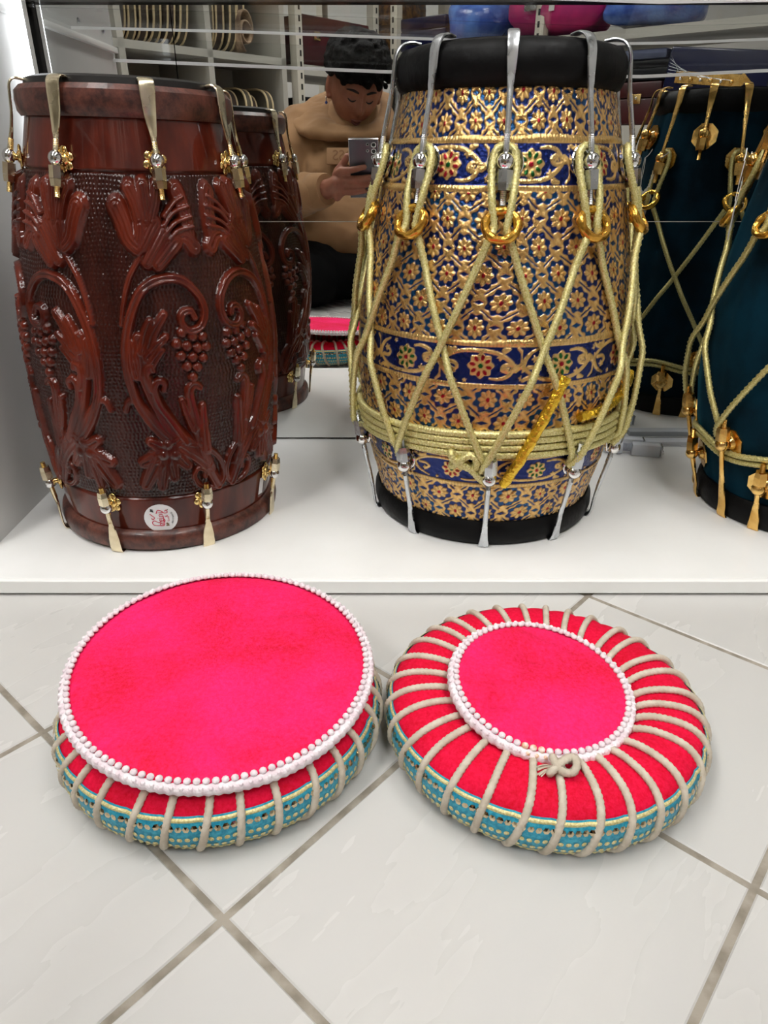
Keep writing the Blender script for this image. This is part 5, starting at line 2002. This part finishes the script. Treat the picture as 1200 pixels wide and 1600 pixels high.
chain(bodymb, [B(PAR), B((.024, -.048, .362)), B((.008, -.050, .376)), B((-.006, -.050, .384))], [.016, .012, .010, .0086])
body = bodymb.build('body', M_FLESH, person, auto=False)
remeshed(body, 0.0032, 2, 0.4)

# hair: a full curly top and a fringe, short sides
hb = MB()
hs_ = MB().sphere((0, 0, 0), 1.0, 48, 32)
HV = []
for v in hs_.v:
    x, y, z = v
    sq_ = (abs(x) ** 3.2 + abs(y) ** 3.2 + abs(z) ** 3.2) ** (-1 / 3.2)
    q = Vector((x * .088, y * .098, z * .090)) * (0.45 + 0.55 * sq_)
    q += Vector((0, -.006, .040))
    HV.append(HC + HROT @ q + PO)
# keep only what lies above the hairline by pulling the lower part into the skull
for i, v in enumerate(hs_.v):
    x, y, z = v
    line = 0.16 if y > 0.5 else (0.02 - 0.80 * max(0.0, -y))
    if z < line:
        HV[i] = HC + HROT @ (Vector((x * .060, y * .078, max(z, -0.6) * .07)) + Vector((0, -.004, .02))) + PO
hb.add(HV, hs_.f)
rh = np.random.default_rng(4)
for k in range(420):
    t, p = math.acos(1 - rh.uniform(0, 1.05)), rh.uniform(0, 2 * PI)
    d = Vector((math.sin(t) * math.cos(p), math.sin(t) * math.sin(p), math.cos(t)))
    sq_ = (abs(d.x) ** 3.2 + abs(d.y) ** 3.2 + abs(d.z) ** 3.2) ** (-1 / 3.2)
    q = Vector((d.x * .090, d.y * .101, d.z * .092)) * (0.45 + 0.55 * sq_) + Vector((0, -.006, .040))
    c = HC + HROT @ q + PO
    r = rh.uniform(.006, .0105)
    hb.sphere(c, r, 7, 5)
for k in range(46):
    x = rh.uniform(-.062, .062)
    z = rh.uniform(.046, .072) - .10 * abs(x) * .4
    y = math.sqrt(max(0, 1 - (x / .078) ** 2)) * .098
    c = HC + HROT @ Vector((x, y, z)) + PO
    hb.sphere(c, rh.uniform(.006, .010), 7, 5)
hair = hb.build('hair', M_HAIR, person, auto=False)
remeshed(hair, 0.0045, 1, 0.4)
for sx in (-1, 1):
    pts = []
    for t in np.linspace(0, 1, 7):
        x = sx * (.012 + .032 * t)
        y_ = head_pt(Vector((x / .0745, math.sqrt(max(0.05, 1 - (x / .0745) ** 2 - .03)), .17)).normalized()).y + .0015
        pts.append(HC + HROT @ Vector((x, y_, .0185 + .004 * math.sin(PI * t))) + PO)
    MB().tube(pts, [.0022, .0030, .0034, .0034, .003, .0024, .0014], 8).build('eyebrow', M_BROW, person)
def face_line(name, pts, rad, m):
    P_ = []
    for fx, fz in pts:
        d_ = Vector((fx, math.sqrt(max(0.05, 1 - fx * fx - fz * fz)), fz))
        q_ = head_pt(d_)
        P_.append(HC + HROT @ (q_ + Vector((0, .0012, 0))) + PO)
    return MB().tube(smooth_path(P_, 3), list(np.interp(np.linspace(0, 1, (len(P_) - 1) * 3 + 1), [0, .3, .7, 1], [rad * .5, rad, rad, rad * .5])), 8).build(name, m, person)


for sx in (-1, 1):
    face_line('eyelashes', [(sx * .20, -.03), (sx * .28, -.065), (sx * .36, -.075), (sx * .44, -.06), (sx * .50, -.03)], .0020, M_BROW)
M_LIP = mat('lips', L(122, 66, 60), 0.45)
face_line('lips', [(-.24, -.56), (-.12, -.545), (0, -.555), (.12, -.545), (.24, -.56)], .0030, M_LIP)
face_line('lips', [(-.20, -.60), (-.1, -.63), (0, -.64), (.1, -.63), (.20, -.60)], .0034, M_LIP)
ear = HC + HROT @ Vector((-.081, .004, -.044)) + PO
MB().tube([ear + Vector((0, .0045 * math.cos(t), .0045 * math.sin(t))) for t in np.linspace(0, 2 * PI, 16, endpoint=False)], .0014, 8, closed=True).build('earring', M_CHROME, person)
MB().sphere(ear + Vector((0, .001, -.010)), .0042, 10, 8).build('earring', mat('blue_stone', L(30, 50, 120), 0.15), person)

# hoodie
ho = MB()
chain(ho, [B((-.088, -.50, .20)), B((-.088, -.45, .36)), B((-.088, -.425, .46))], [.165, .15, .12], 18)
for dx in (-.095, .095):
    chain(ho, [B((-.088 + dx, -.43, .22)), B((-.088 + dx, -.41, .33)), B((-.088 + dx * .9, -.40, .43))], [.135, .125, .10], 16)
chain(ho, [B((-.17, -.30, .205)), B((-.01, -.30, .205))], [.125, .125], 16)
chain(ho, [B((-.16, -.345, .34)), B((-.02, -.345, .34))], [.10, .10], 16)
chain(ho, [B((-.20, -.225, .185)), B((.02, -.225, .185))], [.065, .065], 14)
for sh, el, wr in ((SHL, ELL, WRL), (SHR, ELR, WRR)):
    w2 = el.lerp(wr, .80)
    m1 = sh.lerp(el, .5) + Vector((-.01 if sh.x < 0 else .01, -.01, .01))
    chain(ho, [B((-.088, -.43, .46)), B(sh), B(m1), B(el), B(el.lerp(wr, .45)), B(w2)], [.10, .080, .072, .066, .062, .049], 16)
hoodie = ho.build('hoodie', M_HOODIE, person, auto=False)
remeshed(hoodie, 0.0075, 10, 0.5)
folds(hoodie, 0.085, 0.026, 'cloth_folds')
# hood lying round the neck
hd = MB()
NH = 22
for k in range(NH):
    A_, B_ = [], []
    for q in (k, (k + 1) % NH):
        t_ = 2 * PI * q / NH
        s_t, c_t = math.sin(t_), math.cos(t_)
        up_ = (1 - c_t) / 2
        A_.append(Vector((-.087 - .088 * s_t, -.395 + .080 * c_t, .470 + .125 * up_ ** .8 - .006 * c_t)))
        rx = .195 if s_t > 0 else .165
        B_.append(Vector((-.087 - rx * s_t, -.405 + (.135 if c_t > 0 else .150) * c_t, .458 + .085 * up_)))
    caps(hd, B(A_[0]), .013, B(A_[1]), .013, 10)
    caps(hd, B(B_[0]), .0165, B(B_[1]), .0165, 12)
    m_ = A_[0].lerp(B_[0], .5) + Vector((0, 0, .012))
    chain(hd, [B(A_[0]), B(m_), B(B_[0])], [.013, .015, .0155], 10)
    m2 = (A_[0].lerp(B_[0], .5) + A_[1].lerp(B_[1], .5)) / 2 + Vector((0, 0, .012))
    chain(hd, [B((A_[0] + A_[1]) / 2), B(m2), B((B_[0] + B_[1]) / 2)], [.013, .015, .0155], 10)
chain(hd, [B((-.215, -.43, .515)), B((-.10, -.52, .54)), B((.03, -.46, .52))], [.05, .055, .05])
hood = hd.build('hood', M_HOODIE, hoodie, auto=False)
remeshed(hood, 0.0075, 8, 0.5)
folds(hood, 0.06, 0.016, 'hood_folds')
for el, wr in ((ELL, WRL), (ELR, WRR)):
    a, b = B(el.lerp(wr, .74)), B(el.lerp(wr, .975))
    d = (b - a).normalized()
    cu = MB()
    path = [a + (b - a) * t for t in (0, .15, .5, .9, 1.0, .97, .8)]
    cu.tube(path, [.047, .050, .047, .043, .040, .036, .034], 28, cap=False)
    cu.build('cuff', M_HOODIE, hoodie)
# raised tone on tone patch with letters
pM = Matrix.Translation(B((-.105, -.2440, .408))) @ Matrix.Rotation(math.radians(180), 4, 'Z') @ Matrix.Rotation(math.radians(72), 4, 'X')
M_PATCH = mat('sand_patch', L(160, 122, 86), 0.8)
pa = MB().box((0, 0, 0), (.125, .046, .006), bev=.002)
pt = MB()
pt.add([pM @ Vector(v) for v in pa.v], pa.f)
patch = pt.build('chest_patch', M_PATCH, hoodie)
V, F = curve_text('BOSS', .040)
if len(V):
    V2 = [pM @ Vector((v[0], v[1], .0036)) for v in V]
    MB().add(V2, F).build('lettering', mat('sand_letters', L(136, 98, 66), 0.8), patch, smooth=False)

# trousers, shoes
tr = MB()
chain(tr, [B((-.16, -.50, .165)), B((-.02, -.50, .165))], [.135, .135], 16)
for hx, kx in ((-.185, -.215), (.01, .045)):
    chain(tr, [B((hx, -.46, .15)), B((hx * .4 + kx * .6, -.25, .108)), B((kx, -.11, .085))], [.115, .100, .082], 18)
    chain(tr, [B((kx, -.11, .072)), B((hx, -.36, .070)), B((hx, -.52, .060))], [.068, .066, .052], 16)
chain(tr, [B((-.215, -.14, .08)), B((-.08, -.2, .08)), B((.045, -.14, .08))], [.07, .075, .07], 14)
trousers = tr.build('trousers', M_TROUSER, person, auto=False)
remeshed(trousers, 0.009, 6, 0.5)
folds(trousers, 0.07, 0.014, 'trouser_folds')
for hx in (-.185, .01):
    s_ = MB()
    chain(s_, [B((hx, -.565, .075)), B((hx, -.60, .040)), B((hx, -.64, .034))], [.045, .036, .030])
    so = s_.build('shoe', M_SHOE, person, auto=False)
    remeshed(so, 0.006, 3)

# the phone
ph = thing('phone', 'slim grey phone with round lenses held in both hands of the person', 'phone')
pc = Vector((-.0535, 0, .377))
pc.y = phone_y(pc.z)
nv, uv, vv = Vector((0, .892, -.452)), Vector((1, 0, 0)), Vector((0, .452, .892))
# local x: to the left seen from the back, y: up the phone, z: out of its back
PM = Matrix(((-1, 0, 0, pc.x - nv.x * .004), (0, vv.y, nv.y, pc.y - nv.y * .004), (0, vv.z, nv.z, pc.z - nv.z * .004), (0, 0, 0, 1)))
ph.matrix_world = PM
M_PHONE = mat('grey_glass_back', L(84, 86, 94), 0.25)
MB().box((0, 0, 0), (.078, .160, .0078), bev=.0012).build('frame', mat('silver_frame', L(200, 198, 200), 0.25, 0.9), ph)
MB().box((0, 0, .0036), (.0755, .1575, .0012), bev=.0005).build('back_glass', M_PHONE, ph)
for lx, ly, lr in ((-.0265, .066, .0068), (-.0265, .0495, .0068), (-.0265, .033, .0068), (-.0105, .067, .0036), (-.0105, .0505, .0036)):
    rg_ = MB().lathe([(lr * .8, .0040), (lr, .0040), (lr, .0056), (lr * .8, .0056)], 24, closed=True, c=(lx, ly, 0)).build('lens_ring', M_CHROME, ph)
    MB().cyl((lx, ly, .0038), (lx, ly, .0052), lr * .82, lr * .82, 20).build('lens', mat('lens_glass', L(8, 8, 12), 0.05), rg_, smooth=False)
MB().box((0, 0, -.0038), (.074, .155, .0006)).build('screen', mat('phone_screen', L(30, 30, 34), 0.1), ph, smooth=False)
bpy.context.view_layer.update()
